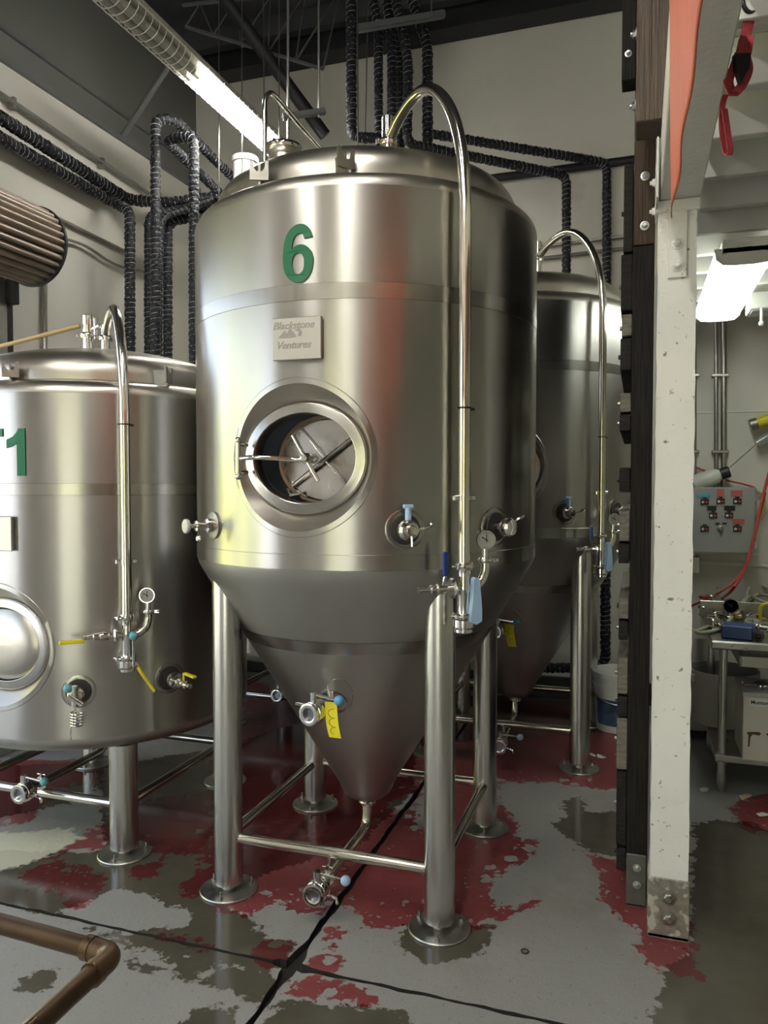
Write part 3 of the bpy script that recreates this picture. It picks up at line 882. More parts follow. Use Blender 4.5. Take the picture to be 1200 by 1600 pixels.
    manway(root, zm, not cone)
    # blow-off pipe from the top, over the lip and down the front at 45 degrees
    M = RZ(45)
    t0, tp = 0.20, 0.760
    zs = dome_z(t0)
    st = MB(M @ T(0, -t0, zs-0.01)).lathe([(0.034, 0.0), (0.034, 0.008), (0.023, 0.010), (0.023, 0.10), (0.028, 0.102), (0.030, 0.108), (0.028, 0.114), (0.025, 0.116), (0.025, 0.205), (0.022, 0.208), (0.0001, 0.208)] if cone else
         [(0.034, 0.0), (0.034, 0.008), (0.023, 0.010), (0.023, 0.05), (0.032, 0.052), (0.032, 0.066), (0.022, 0.068), (0.022, 0.12), (0.0001, 0.12)], 28).build('top_stub', 'steel_bright', root)
    clamp(MB(M @ T(0, -t0, zs+0.10 if cone else zs+0.05) @ RZ(-100)), 0.024).build('stub_clamp', 'steel_bright', st)
    h0 = zs + (0.115 if cone else 0.07)
    path = [(0, -t0-0.02, h0), (0, -0.30, h0+0.042), (0, -0.40, h0+0.066), (0, -0.50, h0+0.055), (0, -0.60, h0-0.01), (0, -0.685, h0-0.12), (0, -0.74, h0-0.27), (0, -tp, h0-0.42)]
    pts = catmull(path, 8) + [Vector((0, -tp, z)) for z in np.linspace(h0-0.46, ztee+0.07, 12)]
    pipe = MB(M).tube(pts, 0.0205, 24).build('blow_off_pipe', 'steel_pipe', root)
    for zc_ in (ztee+0.30,):
        MB(M @ T(0, -tp, zc_)).lathe([(0.0205, -0.008), (0.0245, -0.008), (0.0245, 0.008), (0.0205, 0.008)], 24).box((-0.042, -0.008, -0.009), (-0.02, 0.008, 0.009), 0.002).box((0.02, -0.008, -0.009), (0.042, 0.008, 0.009), 0.002).tube([(0, 0.02, 0), (0, 0.06, 0)], 0.006, 8).build('pipe_bracket', 'steel_bright', pipe)
    tz = (ztee + (0.60 if cone else 0.86))
    MB(M @ T(0, -tp, tz)).lathe([(0.0205, -0.003), (0.0222, -0.003), (0.0222, 0.003), (0.0205, 0.003)], 20).box((0.018, -0.012, -0.008), (0.034, 0.0, -0.001), 0.001).box((-0.03, -0.003, -0.002), (0.034, 0.001, 0.002)).build('cable_tie', 'black_plastic', pipe)
    # tee with gauge, drain valve and racking valve
    MT = M @ T(0, -tp, ztee)
    tee = MB(MT).lathe([(0.0205, 0.075), (0.024, 0.07), (0.022, 0.06), (0.022, 0.02), (0.026, 0.0), (0.022, -0.02), (0.022, -0.085)], 28).build('tee', 'steel_bright', root)
    clamp(MB(MT @ T(0, 0, 0.072) @ RZ(-60)), 0.022).build('tee_clamp', 'steel_bright', tee)
    MB(MT).tube(catmull([(0.015, 0, -0.005), (0.045, 0, 0.0), (0.072, 0, 0.022), (0.084, 0, 0.055), (0.084, 0, 0.085)], 6), 0.0175, 18).build('elbow', 'steel_pipe', tee)
    clamp(MB(MT @ T(0.084, 0, 0.088) @ RZ(70)), 0.018, 0.009).cyl((0, 0, 0.0), (0, 0, 0.042), 0.012, 14).build('elbow_clamp', 'steel_bright', tee)
    gauge(root, MT @ T(0.082, -0.005, 0.158) @ RZ(-20))
    lv = MB(MT @ RY(-90)).lathe([(0.014, 0.015), (0.014, 0.035), (0.024, 0.038), (0.024, 0.050), (0.012, 0.054), (0.012, 0.07), (0.017, 0.074), (0.019, 0.09), (0.017, 0.106), (0.012, 0.11), (0.015, 0.114), (0.015, 0.13), (0.009, 0.134), (0.009, 0.165), (0.012, 0.168), (0.012, 0.176), (0.0001, 0.176)], 22).build('drain_valve', 'steel_bright', root)
    MB(MT @ T(-0.05, 0, 0)).lathe([(0.030, -0.006), (0.036, 0.0), (0.030, 0.006)], 24, 'x').build('valve_flange', 'steel_bright', lv)
    if cone:
        MB(MT).tube([(-0.088, -0.012, 0.012), (-0.086, -0.020, 0.045)], 0.006, 8).build('lever', 'steel_bright', lv)
        MB(MT).box((-0.097, -0.026, 0.042), (-0.075, -0.016, 0.125), 0.004).build('lever_grip', 'navy_plastic', lv)
    else:
        MB(MT).box((-0.26, -0.012, -0.020), (-0.165, 0.0, -0.003), 0.003).build('lever_grip', 'yellow_plastic', lv)
    bv = MB(MT @ T(0, 0, -0.085)).lathe([(0.022, 0.0), (0.033, -0.004), (0.033, -0.014), (0.026, -0.018), (0.036, -0.024), (0.036, -0.048), (0.026, -0.052), (0.032, -0.056), (0.032, -0.066), (0.0001, -0.066)], 30).build('racking_valve', 'steel_bright', root)
    clamp(MB(MT @ T(0, 0, -0.093) @ RZ(-60)), 0.028, 0.008).build('valve_clamp', 'steel_bright', bv)
    if cone:
        h = MB(MT).prism([(-0.002, -0.112), (0.022, -0.122), (0.044, -0.112), (0.044, -0.07), (0.034, 0.032), (0.018, 0.036), (0.012, 0.028), (0.008, -0.04)], -0.044, -0.022)
        h.build('valve_handle', 'pale_blue', bv, 0)
    else:
        MB(MT).box((0.012, -0.05, -0.13), (0.022, -0.04, -0.002), 0.002).build('valve_lever', 'steel_bright', bv)
        MB(MT).ball((0.017, -0.05, 0.0), 0.019).build('valve_knob', 'teal_plastic', bv)
        MB(MT).tube(catmull([(0.03, -0.03, -0.12), (0.05, -0.035, -0.16), (0.075, -0.035, -0.20), (0.10, -0.035, -0.24)], 5), 0.007, 8).build('valve_handle', 'yellow_plastic', bv)
        MB(MT).tube([(0.005, -0.03, -0.12), (0.032, -0.03, -0.122)], 0.014, 12).build('lever_pivot', 'steel_bright', bv)
    # sample valve, blank port
    rp = TR
    Ms, sv = side_port(root, 30, rp, zport, 'sample_port')
    if cone:
        MB(Ms @ T(0, -0.06, 0)).lathe([(0.0001, 0.048), (0.016, 0.046), (0.020, 0.036), (0.020, 0.010), (0.034, 0.004), (0.036, -0.01)], 28, 'y').build('sample_cap', 'steel_bright', sv)
        MB(Ms @ T(0, -0.05, 0.045)).cyl((0, 0, -0.015), (0, 0, 0.030), 0.011, 14).box((-0.018, -0.008, 0.026), (0.018, 0.010, 0.040), 0.004).build('sample_lever', 'pale_blue', sv)
        MB(Ms).tube([(0.03, -0.06, 0.0), (0.05, -0.085, 0.008), (0.072, -0.09, 0.022)], 0.005, 8).build('wing_nut', 'steel_bright', sv)
        MB(Ms).tube([(0.0, -0.10, -0.01), (0.0, -0.105, -0.05)], 0.004, 8).build('sample_spout', 'steel_bright', sv)
    else:
        MB(Ms).ball((-0.025, -0.085, 0.035), 0.019).build('sample_knob', 'teal_plastic', sv)
        MB(Ms @ T(0.0, -0.09, 0)).cyl((0, 0, -0.04), (0, 0, 0.045), 0.013, 16).cyl((-0.02, -0.01, 0.01), (0.03, -0.01, -0.03), 0.011, 12).build('sample_cock', 'steel_bright', sv)
        coil = [(0, -0.09, -0.035), (0.0, -0.09, -0.055)]
        for i in range(5*14):
            a = 2*math.pi*i/14
            coil.append((0.007 + 0.024*math.cos(a+math.pi), -0.09 + 0.024*math.sin(a+math.pi), -0.062 - 0.0115*i/14))
        coil += [(-0.017, -0.09, -0.125), (-0.017, -0.09, -0.175)]
        MB(Ms).tube(coil, 0.0036, 7).build('sample_coil', 'steel_bright', sv)
    Mp, pp = side_port(root, 60, rp, zport if cone else zport+0.015, 'blank_port')
    if cone:
        MB(Mp).tube([(0.030, -0.055, 0.012), (0.045, -0.075, 0.03), (0.062, -0.08, 0.04)], 0.006, 8).build('wing_nut', 'steel_bright', pp)
        MB(Mp).tube([(-0.032, -0.056, 0.0), (-0.05, -0.06, 0.0)], 0.005, 8).build('hinge_bolt', 'steel_bright', pp)
    else:
        MB(Mp @ T(0, -0.085, 0)).lathe([(0.014, 0.0), (0.014, 0.02), (0.024, 0.024), (0.024, 0.036), (0.013, 0.04), (0.017, 0.05), (0.017, 0.075), (0.010, 0.08), (0.010, 0.11), (0.0001, 0.112)], 22, 'y').build('ball_valve', 'steel_bright', pp)
        MB(Mp @ T(0, -0.14, 0.02)).tube([(0, 0, -0.01), (0.0, 0, 0.022)], 0.005, 8).box((-0.005, -0.085, 0.018), (0.016, 0.005, 0.028), 0.003).build('valve_grip', 'yellow_plastic', pp)
    if cone:
        # thermometer well with a white knob on the left
        M2 = RZ(-34) @ T(0, -TR, zport)
        MB(M2).lathe([(0.02, -0.02), (0.050, -0.02), (0.050, 0.006), (0.026, 0.012)], 32, 'y').build('probe_collar', 'steel_dull', root)
        pr = MB(M2).lathe([(0.026, 0.0), (0.026, 0.03), (0.014, 0.034), (0.014, 0.06), (0.019, 0.062), (0.019, 0.07), (0.009, 0.072), (0.009, 0.10), (0.0001, 0.10)], 24, 'y').build('probe', 'steel_bright', root)
        MB(M2 @ T(0, -0.10, 0)).lathe([(0.0001, 0.0), (0.024, 0.0), (0.026, 0.004), (0.026, 0.012), (0.022, 0.015), (0.0001, 0.015)], 28, 'y').build('probe_knob', 'dial_face', pr)
        MB(M2 @ T(0.02, -0.07, -0.045)).lathe([(0.009, -0.006), (0.013, 0.0), (0.009, 0.006)], 18, 'y').build('probe_ring', 'steel_bright', pr)
        # cone port with butterfly valve, blue knob and yellow tag
        zc2 = 0.78
        rr = cone_r(zc2)
        Mc = T(0, -rr, zc2) @ RX(30)
        MB(Mc).lathe([(0.030, -0.03), (0.058, -0.03), (0.058, 0.004), (0.050, 0.007), (0.030, 0.004)], 36, 'y').build('cone_collar', 'steel_band', root)
        Mv = T(0, -rr-0.02, zc2-0.005) @ RZ(-12)
        MB(Mv).lathe([(0.022, -0.05), (0.022, 0.06), (0.033, 0.062), (0.033, 0.072)], 28, 'y').build('cone_stub', 'steel_bright', root)
        butterfly(root, Mv @ T(0, -0.070, -0.005), 'cone_valve', 'blue_plastic')
        MB(Mv @ T(0, -0.10, 0)).tube([(-0.03, 0, 0.012), (-0.085, -0.004, 0.014)], 0.006, 10).build('wing_bolt', 'steel_bright', root)
        Mg = Mv @ T(0.058, -0.085, 0.035) @ RZ(10)
        vs = []; fs = []; nn = 9
        for i in range(nn+1):
            q = i/nn; z = -0.125*q; bow = -0.016*math.sin(q*2.4); dx = 0.022*q
            for (x, dy) in ((-0.024, 0), (0.024, 0), (0.024, 0.0012), (-0.024, 0.0012)):
                vs.append((x + dx, bow + dy, z))
        for i in range(nn):
            for k in range(4):
                k2 = (k+1) % 4; fs.append((i*4+k, i*4+k2, (i+1)*4+k2, (i+1)*4+k))
        fs += [(0, 1, 2, 3), tuple(nn*4+k for k in (3, 2, 1, 0))]
        tg = MB(Mg).add(vs, fs).build('tag', 'yellow_tag', root, 60)
        tg['label'] = 'yellow paper tag with scribbled writing'
        sc_ = []
        for i in range(70):
            q = i/69; w = 0.012*math.cos(q*17)
            zz = -0.022 - 0.085*q + 0.006*math.sin(q*17)
            qq = -zz/0.125
            sc_.append((w + 0.022*qq, -0.016*math.sin(qq*2.4) - 0.0008, zz))
        MB(Mg).tube(sc_, 0.0011, 4).build('scribble', 'ink', tg)
        MB(Mg).tube(catmull([(0, 0, 0), (-0.02, 0.02, 0.06), (0.02, 0.05, 0.075), (0.06, 0.06, 0.03), (0.05, 0.07, -0.03)], 6), 0.0012, 5).build('tag_wire', 'steel_bright', tg)
        zo = 0.262
    else:
        zo = zb - 0.11
    # bottom outlet: clamp, bend, run to the front, butterfly valve
    MB(T(0, 0, zo-0.012)).lathe([(0.020, 0.03), (0.020, 0.0), (0.030, -0.002), (0.030, -0.012), (0.020, -0.014)], 26).build('outlet_neck', 'steel_bright', root)
    clamp(MB(T(0, 0, zo-0.02) @ RZ(20)), 0.027, 0.008).build('outlet_clamp', 'steel_bright', root)
    zr = 0.125 if cone else 0.262
    op = fillet([(0, 0, zo-0.02), (0, -0.01, zr+0.01), (0, -0.50, zr)], 0.06)
    MB().tube(op, 0.019, 20).build('outlet_pipe', 'steel_pipe', root)
    hz = MB().tube([(0, -L, zt_-0.005), (0, -L, zr+0.015)], 0.009, 10).build('pipe_hanger', 'steel_pipe', root)
    clamp(MB(T(0, -0.44, zr) @ RX(90) @ RZ(180)), 0.020, 0.008).build('hanger_clamp', 'steel_bright', hz)
    butterfly(root, T(0, -0.505, zr), 'outlet_valve', 'teal_plastic' if not cone else 'pale_blue')
    root['ztop'] = ztop
    return root, dome_z

tank6, dome6 = make_tank(True, 'tall conical steel tank with green number six and round manway, in front')
tank1, dome1 = make_tank(False, 'flat-bottomed steel tank with green T1 lettering at the left edge')

# number, name plate and top fittings of the two front tanks
def on_shell(root, txt, az, z, size, name, bold, sx=1.0, shear=0.0, m='green_vinyl', r=TR, ex=0.002):
    vs, fs = text_mesh(txt, size, bold, ex, shear)
    out = []
    for (x, y, d) in vs:
        a = R(az) + x*sx/r
        q = r + 0.0025 + d
        out.append((q*math.sin(a), -q*math.cos(a), z + y))
    return MB().add(out, fs).build(name, m, root, 0)
def glyph_mesh(loops, ex):
    """outline loops (first outer, then holes) filled and given a little thickness"""
    cu = bpy.data.curves.new('glyph', 'CURVE'); cu.dimensions = '2D'; cu.fill_mode = 'BOTH'; cu.extrude = ex
    for lp in loops:
        s = cu.splines.new('POLY'); s.points.add(len(lp)-1)
        for p_, (x, y) in zip(s.points, lp): p_.co = (x, y, 0, 1)
        s.use_cyclic_u = True
    o = bpy.data.objects.new('glyph', cu); COL.objects.link(o)
    dg = bpy.context.evaluated_depsgraph_get(); me = bpy.data.meshes.new_from_object(o.evaluated_get(dg))
    vs = [tuple(v.co) for v in me.vertices]; fs = [tuple(p.vertices) for p in me.polygons]
    bpy.data.objects.remove(o); bpy.data.curves.remove(cu); bpy.data.meshes.remove(me)
    return vs, fs
def smooth_loop(pts, sub=5): return [(p.x, p.y) for p in catmull([(*p, 0) for p in pts], sub)]
# bold sans numerals drawn on a 0..1 height grid
six_out = smooth_loop([(0.405, 0.745), (0.375, 0.82), (0.305, 0.838), (0.225, 0.79), (0.185, 0.69), (0.172, 0.565)], 5) + smooth_loop([(0.172, 0.565), (0.235, 0.625), (0.33, 0.648), (0.43, 0.625), (0.515, 0.55), (0.562, 0.44), (0.565, 0.32), (0.535, 0.18), (0.46, 0.065), (0.36, 0.008), (0.27, 0.0), (0.165, 0.035), (0.07, 0.125), (0.015, 0.26), (0.0, 0.42), (0.012, 0.62), (0.055, 0.79), (0.13, 0.91), (0.23, 0.98), (0.32, 1.0), (0.42, 0.98), (0.50, 0.91), (0.545, 0.82), (0.556, 0.765)], 4)
six_in = smooth_loop([(0.288, 0.51), (0.225, 0.485), (0.182, 0.41), (0.172, 0.32), (0.19, 0.22), (0.235, 0.16), (0.288, 0.145), (0.34, 0.16), (0.385, 0.22), (0.40, 0.32), (0.39, 0.42), (0.345, 0.49), (0.288, 0.51)], 4)[:-1]
one = [(0.235, 0.0), (0.42, 0.0), (0.42, 1.0), (0.27, 1.0), (0.235, 0.92), (0.15, 0.83), (0.0, 0.765), (0.0, 0.585), (0.12, 0.62), (0.235, 0.69)]
tee_ = [(0.22, 0.0), (0.42, 0.0), (0.42, 0.83), (0.64, 0.83), (0.64, 1.0), (0.0, 1.0), (0.0, 0.83), (0.22, 0.83)]
def numeral(root, loops, az, z0, h):
    vs, fs = glyph_mesh([[(x*h, y*h) for x, y in lp] for lp in loops], 0.0015)
    out = []
    for (x, y, d) in vs:
        a = R(az) + x/TR; q = TR + 0.003 + d
        out.append((q*math.sin(a), -q*math.cos(a), z0 + y))
    return MB().add(out, fs).build('number', 'green_vinyl', root, 0)
numeral(tank6, [six_out, six_in], -3.9, 2.272, 0.192)
numeral(tank1, [one], 7.2, 1.635, 0.192)
numeral(tank1, [tee_], -4.3, 1.635, 0.192)
def name_plate(root, az, z, blank=False):
    M = RZ(az) @ T(0, -TR-0.004, z)
    p = MB(M).box((-0.088, -0.014, -0.070), (0.088, 0.0, 0.070), 0.002).build('name_plate', 'plate_grey', root, 0)
    for sx in (-1, 1):
        MB(M).box((sx*0.084-0.004, 0.0, -0.06), (sx*0.084+0.004, 0.02, 0.06)).build('plate_edge', 'steel_dull', p, 0)
    if blank: return
    for (txt, dz, sz) in (('Blackstone', 0.043, 0.034), ('Ventures', -0.022, 0.034)):
        vs, fs = text_mesh(txt, sz, 0.0006, 0.0004, 0.35)
        MB(M @ T(-0.012, -0.0146, dz)).add([(x, -d, y) for x, y, d in vs], fs).build('plate_lettering', 'engraving', p, 0)
    for poly in ([(-0.052, -0.002), (-0.028, 0.022), (-0.012, -0.004)], [(-0.020, 0.010), (-0.010, 0.030), (0.006, 0.012), (0.014, 0.0), (-0.008, -0.004)],
                 [(0.006, 0.022), (0.024, 0.028), (0.034, 0.014), (0.030, 0.0), (0.018, 0.002), (0.024, 0.014)]):
        MB(M @ T(-0.014, -0.0148, 0.006)).prism(poly, -0.0004, 0.0006).build('plate_emblem', 'engraving', p, 0)
name_plate(tank6, 0.6, 2.085)
name_plate(tank1, 2.5, 1.40, True)
# vent can and spray line on the top of the conical tank
c = Vector((-0.46, 0.165)); zc = dome6(c.length) + 0.03
vc = MB(T(c.x, c.y, zc)).lathe([(0.064, -0.06), (0.064, 0.27), (0.068, 0.272), (0.070, 0.28), (0.068, 0.30), (0.080, 0.302), (0.080, 0.315), (0.06, 0.325), (0.0001, 0.33)], 36).build('vent_can', 'steel_top', tank6)
clamp(MB(T(c.x, c.y, zc+0.308)), 0.074, 0.012).build('vent_clamp', 'steel_bright', vc)
def rel(p, root_loc): return Vector(p) - Vector(root_loc)
T6 = Vector((-1.090, 3.065, 0)); T1 = Vector((-2.525, 3.185, 0)); T3 = Vector((-0.725, 4.83, 0)); T4 = Vector((-2.155, 4.93, 0))
sp = [rel(atd(414, 285, 2.82), T6), rel(atd(414, 200, 2.82), T6), rel(atd(414, 160, 2.83), T6), rel(atd(420, 147, 2.85), T6), rel(atd(430, 150, 2.90), T6), rel(atd(460, 185, 3.05), T6), rel(atd(508, 240, 3.30), T6)]
MB().tube(catmull(sp, 6), 0.0095, 12).build('spray_line', 'steel_pipe', tank6)
# T1 top: pressure valve and tan hose connection
q = rel(atd(138, 520, 3.66), T1); q.z = dome1(min(0.6, math.hypot(q.x, q.y))) - 0.01
rv = MB(T(*q)).lathe([(0.03, 0), (0.03, 0.006), (0.024, 0.008), (0.024, 0.06), (0.032, 0.064), (0.032, 0.08), (0.022, 0.084), (0.024, 0.09), (0.024, 0.165), (0.02, 0.168), (0.0001, 0.168)], 26).build('relief_valve', 'steel_bright', tank1)
clamp(MB(T(q.x, q.y, q.z+0.072) @ RZ(-70)), 0.025).build('relief_clamp', 'steel_bright', rv)
MB(T(q.x, q.y, q.z+0.10)).tube([(0.02, 0, 0), (0.075, -0.01, 0.012)], 0.011, 12).cyl((0.045, -0.005, -0.03), (0.045, -0.005, 0.05), 0.009, 12).build('cross_fitting', 'steel_bright', rv)
tank6.location, tank1.location = T6, T1
tank3 = copy_tree(tank6, skip=('number', 'name_plate', 'vent_can', 'spray_line')); tank3.location = T3
tank3['label'] = 'conical steel tank half hidden behind the dark plank screen'
tank4 = copy_tree(tank1, skip=('number', 'name_plate', 'relief_valve')); tank4.location = T4
tank4['label'] = 'flat-bottomed steel tank at the back, seen between the legs of the front tanks'
for t in (tank6, tank1, tank3, tank4): t['group'] = 'brewery tanks'

# ------------------------------------------------------------------ insulated pipes
def lagged(pts, r, label, fil=0.07, group='insulated glycol pipes', seed=0):
    rnd = random.Random(seed + len(label))
    if seed >= 8: r *= 1.12
    pts = [Vector(p) for p in pts]
    base = min(pts, key=lambda p: p.z).copy()
    q = resample(fillet(pts, fil, 6), 0.011)
    n = 12; rad = []
    for i in range(len(q)):
        w = 0.5 + 0.5*math.sin(i*1.9 + rnd.uniform(-0.7, 0.7))
        rad.append([r*(0.88 + 0.17*w + rnd.uniform(-0.05, 0.05) + 0.04*math.sin(2*math.pi*j/n*2 + i*0.8)) for j in range(n)])
    o = MB(T(*(-base))).tube(q, r, n, rad=rad).build('insulated_pipe', 'insulation', smooth=60)
    o.location = base
    tag(o, label, 'pipe', group)
    # pale tape edge winding round the lagging
    m = resample(fillet(pts, fil, 6), 0.005)
    hel = []
    t0 = None; nrm = None
    for i, p in enumerate(m):
        a = m[max(0, i-1)]; b = m[min(len(m)-1, i+1)]; t = (b-a).normalized()
        if nrm is None:
            ref = Vector((0, 0, 1)) if abs(t.z) < 0.9 else Vector((1, 0, 0)); nrm = ref
        nrm = (nrm - t*nrm.dot(t)).normalized()
        an = i*0.95
        hel.append(p + (nrm*math.cos(an) + t.cross(nrm)*math.sin(an))*(r*1.03) - base)
    MB().tube(hel, r*0.035, 4).build('tape_winding', 'tape_edge', o)
    return o
IN = 0.032
zl = 3.70
e1, e2 = onu(200, 312, UL+0.16), onu(196, 322, UL+0.12)
w1, w2 = onu(-60, 145, UL+0.16), onu(-60, 180, UL+0.12)
lagged([Vector((w1.x, 0.6, w1.z)), w1, e1, atd(262, 318, 5.5), atd(350, 306, 5.5)], 0.040, 'upper of two black wrapped pipes running along the left wall', seed=1)
lagged([Vector((w2.x, 0.6, w2.z)), w2, onu(176, 316, UL+0.12), atd(203, 330, 5.25), atd(203, 560, 5.25)], 0.036, 'lower black wrapped pipe on the left wall, turning down at its end', seed=2)
lagged([atd(243, 580, 4.85), atd(243, 186, 4.85), atd(272, 186, 4.9), atd(372, 286, 5.75)], IN, 'tallest wrapped pipe loop beside the front tank, top at left', seed=3)
lagged([atd(303, 590, 4.75), atd(303, 212, 4.75), atd(258, 219, 4.85), atd(342, 300, 5.7)], IN, 'wrapped pipe loop with squared top right beside the number six tank', seed=4)
lagged([atd(232, 570, 5.35), atd(232, 335, 5.35), atd(345, 318, 5.55)], 0.030, 'wrapped pipe in the corner bundle, leftmost vertical', seed=5)
lagged([atd(262, 580, 5.45), atd(262, 348, 5.45), atd(345, 330, 5.6)], 0.034, 'wrapped pipe in the corner bundle, rightmost vertical', seed=6)
lagged([atd(248, 575, 5.2), atd(248, 420, 5.2), atd(252, 340, 5.3), atd(330, 312, 5.45)], 0.026, 'wrapped pipe in the corner bundle, paler middle vertical', seed=7)
# vertical drops from the roof behind the front tank
lagged([atd(549, -40, 4.9), atd(549, 215, 4.9), atd(605, 216, 4.95)], 0.030, 'wrapped roof drop bending right above the tank top, leftmost', seed=8)
lagged([atd(575, -40, 5.0), atd(591, 40, 5.0), atd(592, 250, 5.0)], 0.026, 'straight wrapped roof drop just left of the thick bundle', seed=9)
lagged([atd(600, -40, 5.1), atd(612, 70, 5.1), atd(612, 260, 5.1)], 0.028, 'wrapped roof drop at the left of the thick bundle', seed=10)
lagged([atd(590, -40, 5.2), atd(622, 60, 5.2), atd(625, 260, 5.2)], 0.030, 'wrapped roof drop in the middle of the thick bundle', seed=11)
lagged([atd(610, -40, 5.05), atd(638, 95, 5.05), atd(636, 225, 5.05), atd(885, 274, 5.55), atd(885, 470, 5.55)], 0.029, 'wrapped pipe slanting right, the lower run, then dropping before the wall', seed=12)
lagged([atd(630, -40, 5.2), atd(668, 70, 5.2), atd(668, 240, 5.2)], 0.032, 'wrapped roof drop standing apart right of the thick bundle', seed=13)
lagged([atd(672, 209, 5.18), atd(948, 254, 5.58), atd(948, 530, 5.58)], 0.028, 'wrapped pipe slanting right, the upper run, dropping beside the dark post', seed=14)
lagged([atd(946, 850, 5.4), atd(946, 1043, 5.4), atd(800, 1044, 5.45)], 0.032, 'wrapped pipe low on the back wall with an elbow to the left', seed=15, fil=0.1)
# black gas line and conduits on the walls
rod_thing('gas_pipe', [onv(700, 288, VB-0.045), onv(1010, 247, VB-0.045)], 0.030, 'beam_dark', 'plain black pipe crossing the cream back wall', 'pipe', 14)
rod_thing('conduit_pipe', [onv(780, 394, VB-0.03), onv(1010, 365, VB-0.03)], 0.012, 'conduit', 'upper thin conduit on the back wall behind the tanks', 'conduit', 10)
rod_thing('conduit_pipe', [onv(780, 412, VB-0.03), onv(1010, 384, VB-0.03)], 0.014, 'conduit_painted', 'lower thin conduit on the back wall behind the tanks', 'conduit', 10)
cl = empty('conduit_run', onu(100, 214, UL+0.05), 'thin conduit with clips high on the left wall, above the wrapped pipes', 'conduit')
local(cl).tube([onu(-50, 112, UL+0.05), onu(232, 302, UL+0.05)], 0.014, 10).build('tube', 'conduit_painted', cl)
for px, py in ((18, 158), (157, 252)):
    p = onu(px, py, UL+0.03); local(cl, T(*p)).box((-0.02, -0.012, -0.05), (0.03, 0.012, 0.02), 0.003).build('clip', 'conduit_painted', cl, 0)
rod_thing('conduit_pipe', [onu(-50, 272, UL+0.03), onu(196, 393, UL+0.03)], 0.012, 'conduit_painted', 'thin conduit on the left wall below the wrapped pipes', 'conduit', 10)
rod_thing('cable', catmull([onu(100, 372, UL+0.04), onu(135, 385, UL+0.04), onu(170, 408, UL+0.04), onu(200, 420, UL+0.04), onu(235, 425, UL+0.04)], 5), 0.010, 'conduit_painted', 'grey cable sagging from the roller door drum', 'cable', 8)
rod_thing('conduit_pipe', [onu(70, 440, UL+0.03), onu(70, 660, UL+0.03)], 0.016, 'conduit', 'vertical conduit under the roller door drum', 'conduit', 10)
rod_thing('conduit_pipe', fillet([onv(298, 640, VB-0.02), onv(298, 430, VB-0.02), onv(278, 415, VB-0.02), onv(262, 418, VB-0.02)], 0.06), 0.012, 'conduit', 'bent conduit behind the wrapped loop beside the tank', 'conduit', 10)

# ------------------------------------------------------------------ hanger rods and struts
def strut(a, b, label, w=0.04, slots=7):
    a, b = Vector(a), Vector(b)
    o = empty('strut_channel', (a+b)/2, label, 'bracket')
    d = (b-a); L = d.length; d.normalize()
    up = Vector((0, 0, 1)); side = d.cross(up).normalized(); up = side.cross(d)
    M = Matrix.Translation((a+b)/2 - Vector(o.location)) @ Matrix((( d.x, side.x, up.x, 0), (d.y, side.y, up.y, 0), (d.z, side.z, up.z, 0), (0, 0, 0, 1)))
    mb = MB(M)
    mb.box((-L/2, -w/2, -w/2), (L/2, w/2, -w/2+0.004)).box((-L/2, -w/2, -w/2), (L/2, -w/2+0.004, w/2)).box((-L/2, w/2-0.004, -w/2), (L/2, w/2, w/2))
    mb.build('channel', 'angle_grey', o, 0)
    for i in range(slots):
        x = -L/2 + L*(i+0.5)/slots
        MB(M).box((x-0.016, -w/2-0.001, -0.008), (x+0.016, -w/2+0.001, 0.006)).build('slot', 'black_plastic', o, 0)
    return o
rod_thing('hanger_rod', [atd(450, -40, 4.3), atd(450, 235, 4.3)], 0.008, 'galvanised', 'steel hanger rod above the vent can, left of two', 'rod', 8)
rod_thing('hanger_rod', [atd(498, -40, 4.35), atd(498, 183, 4.35)], 0.007, 'galvanised', 'steel hanger rod with strut end, right of two', 'rod', 8)
strut(atd(442, 183, 4.3), atd(508, 174, 4.36), 'short grey strut channel held by two thin rods', 0.03, 3)
strut(atd(560, 45, 4.8), atd(694, 22, 4.95), 'long slotted strut channel carrying the wrapped roof drops', 0.04, 9)
rod_thing('hanger_rod', [atd(558, -40, 4.85), atd(559, 235, 4.85)], 0.005, 'conduit', 'thin rod just right of the leftmost roof drop', 'rod', 6)
rod_thing('hanger_rod', [atd(576, -40, 5.2), atd(570, 240, 5.2)], 0.004, 'conduit', 'thin wire between roof drop and tank top', 'rod', 6)
rod_thing('hanger_rod', [atd(674, -40, 4.9), atd(674, 26, 4.9)], 0.005, 'galvanised', 'short rod at the right end of the slotted strut', 'rod', 6)
for k, (px, y1, lab) in enumerate(((342, 320, 'thin wire hanging left of the spray line, farthest left'), (378, 290, 'thin wire hanging over the capped white pipe'), (436, 215, 'thin chain holding the far end of the long lamp'))):
    rod_thing('hanging_wire', [atd(px, -20, 4.9), atd(px, y1, 4.9)], 0.004, 'conduit', lab, 'wire', 6)

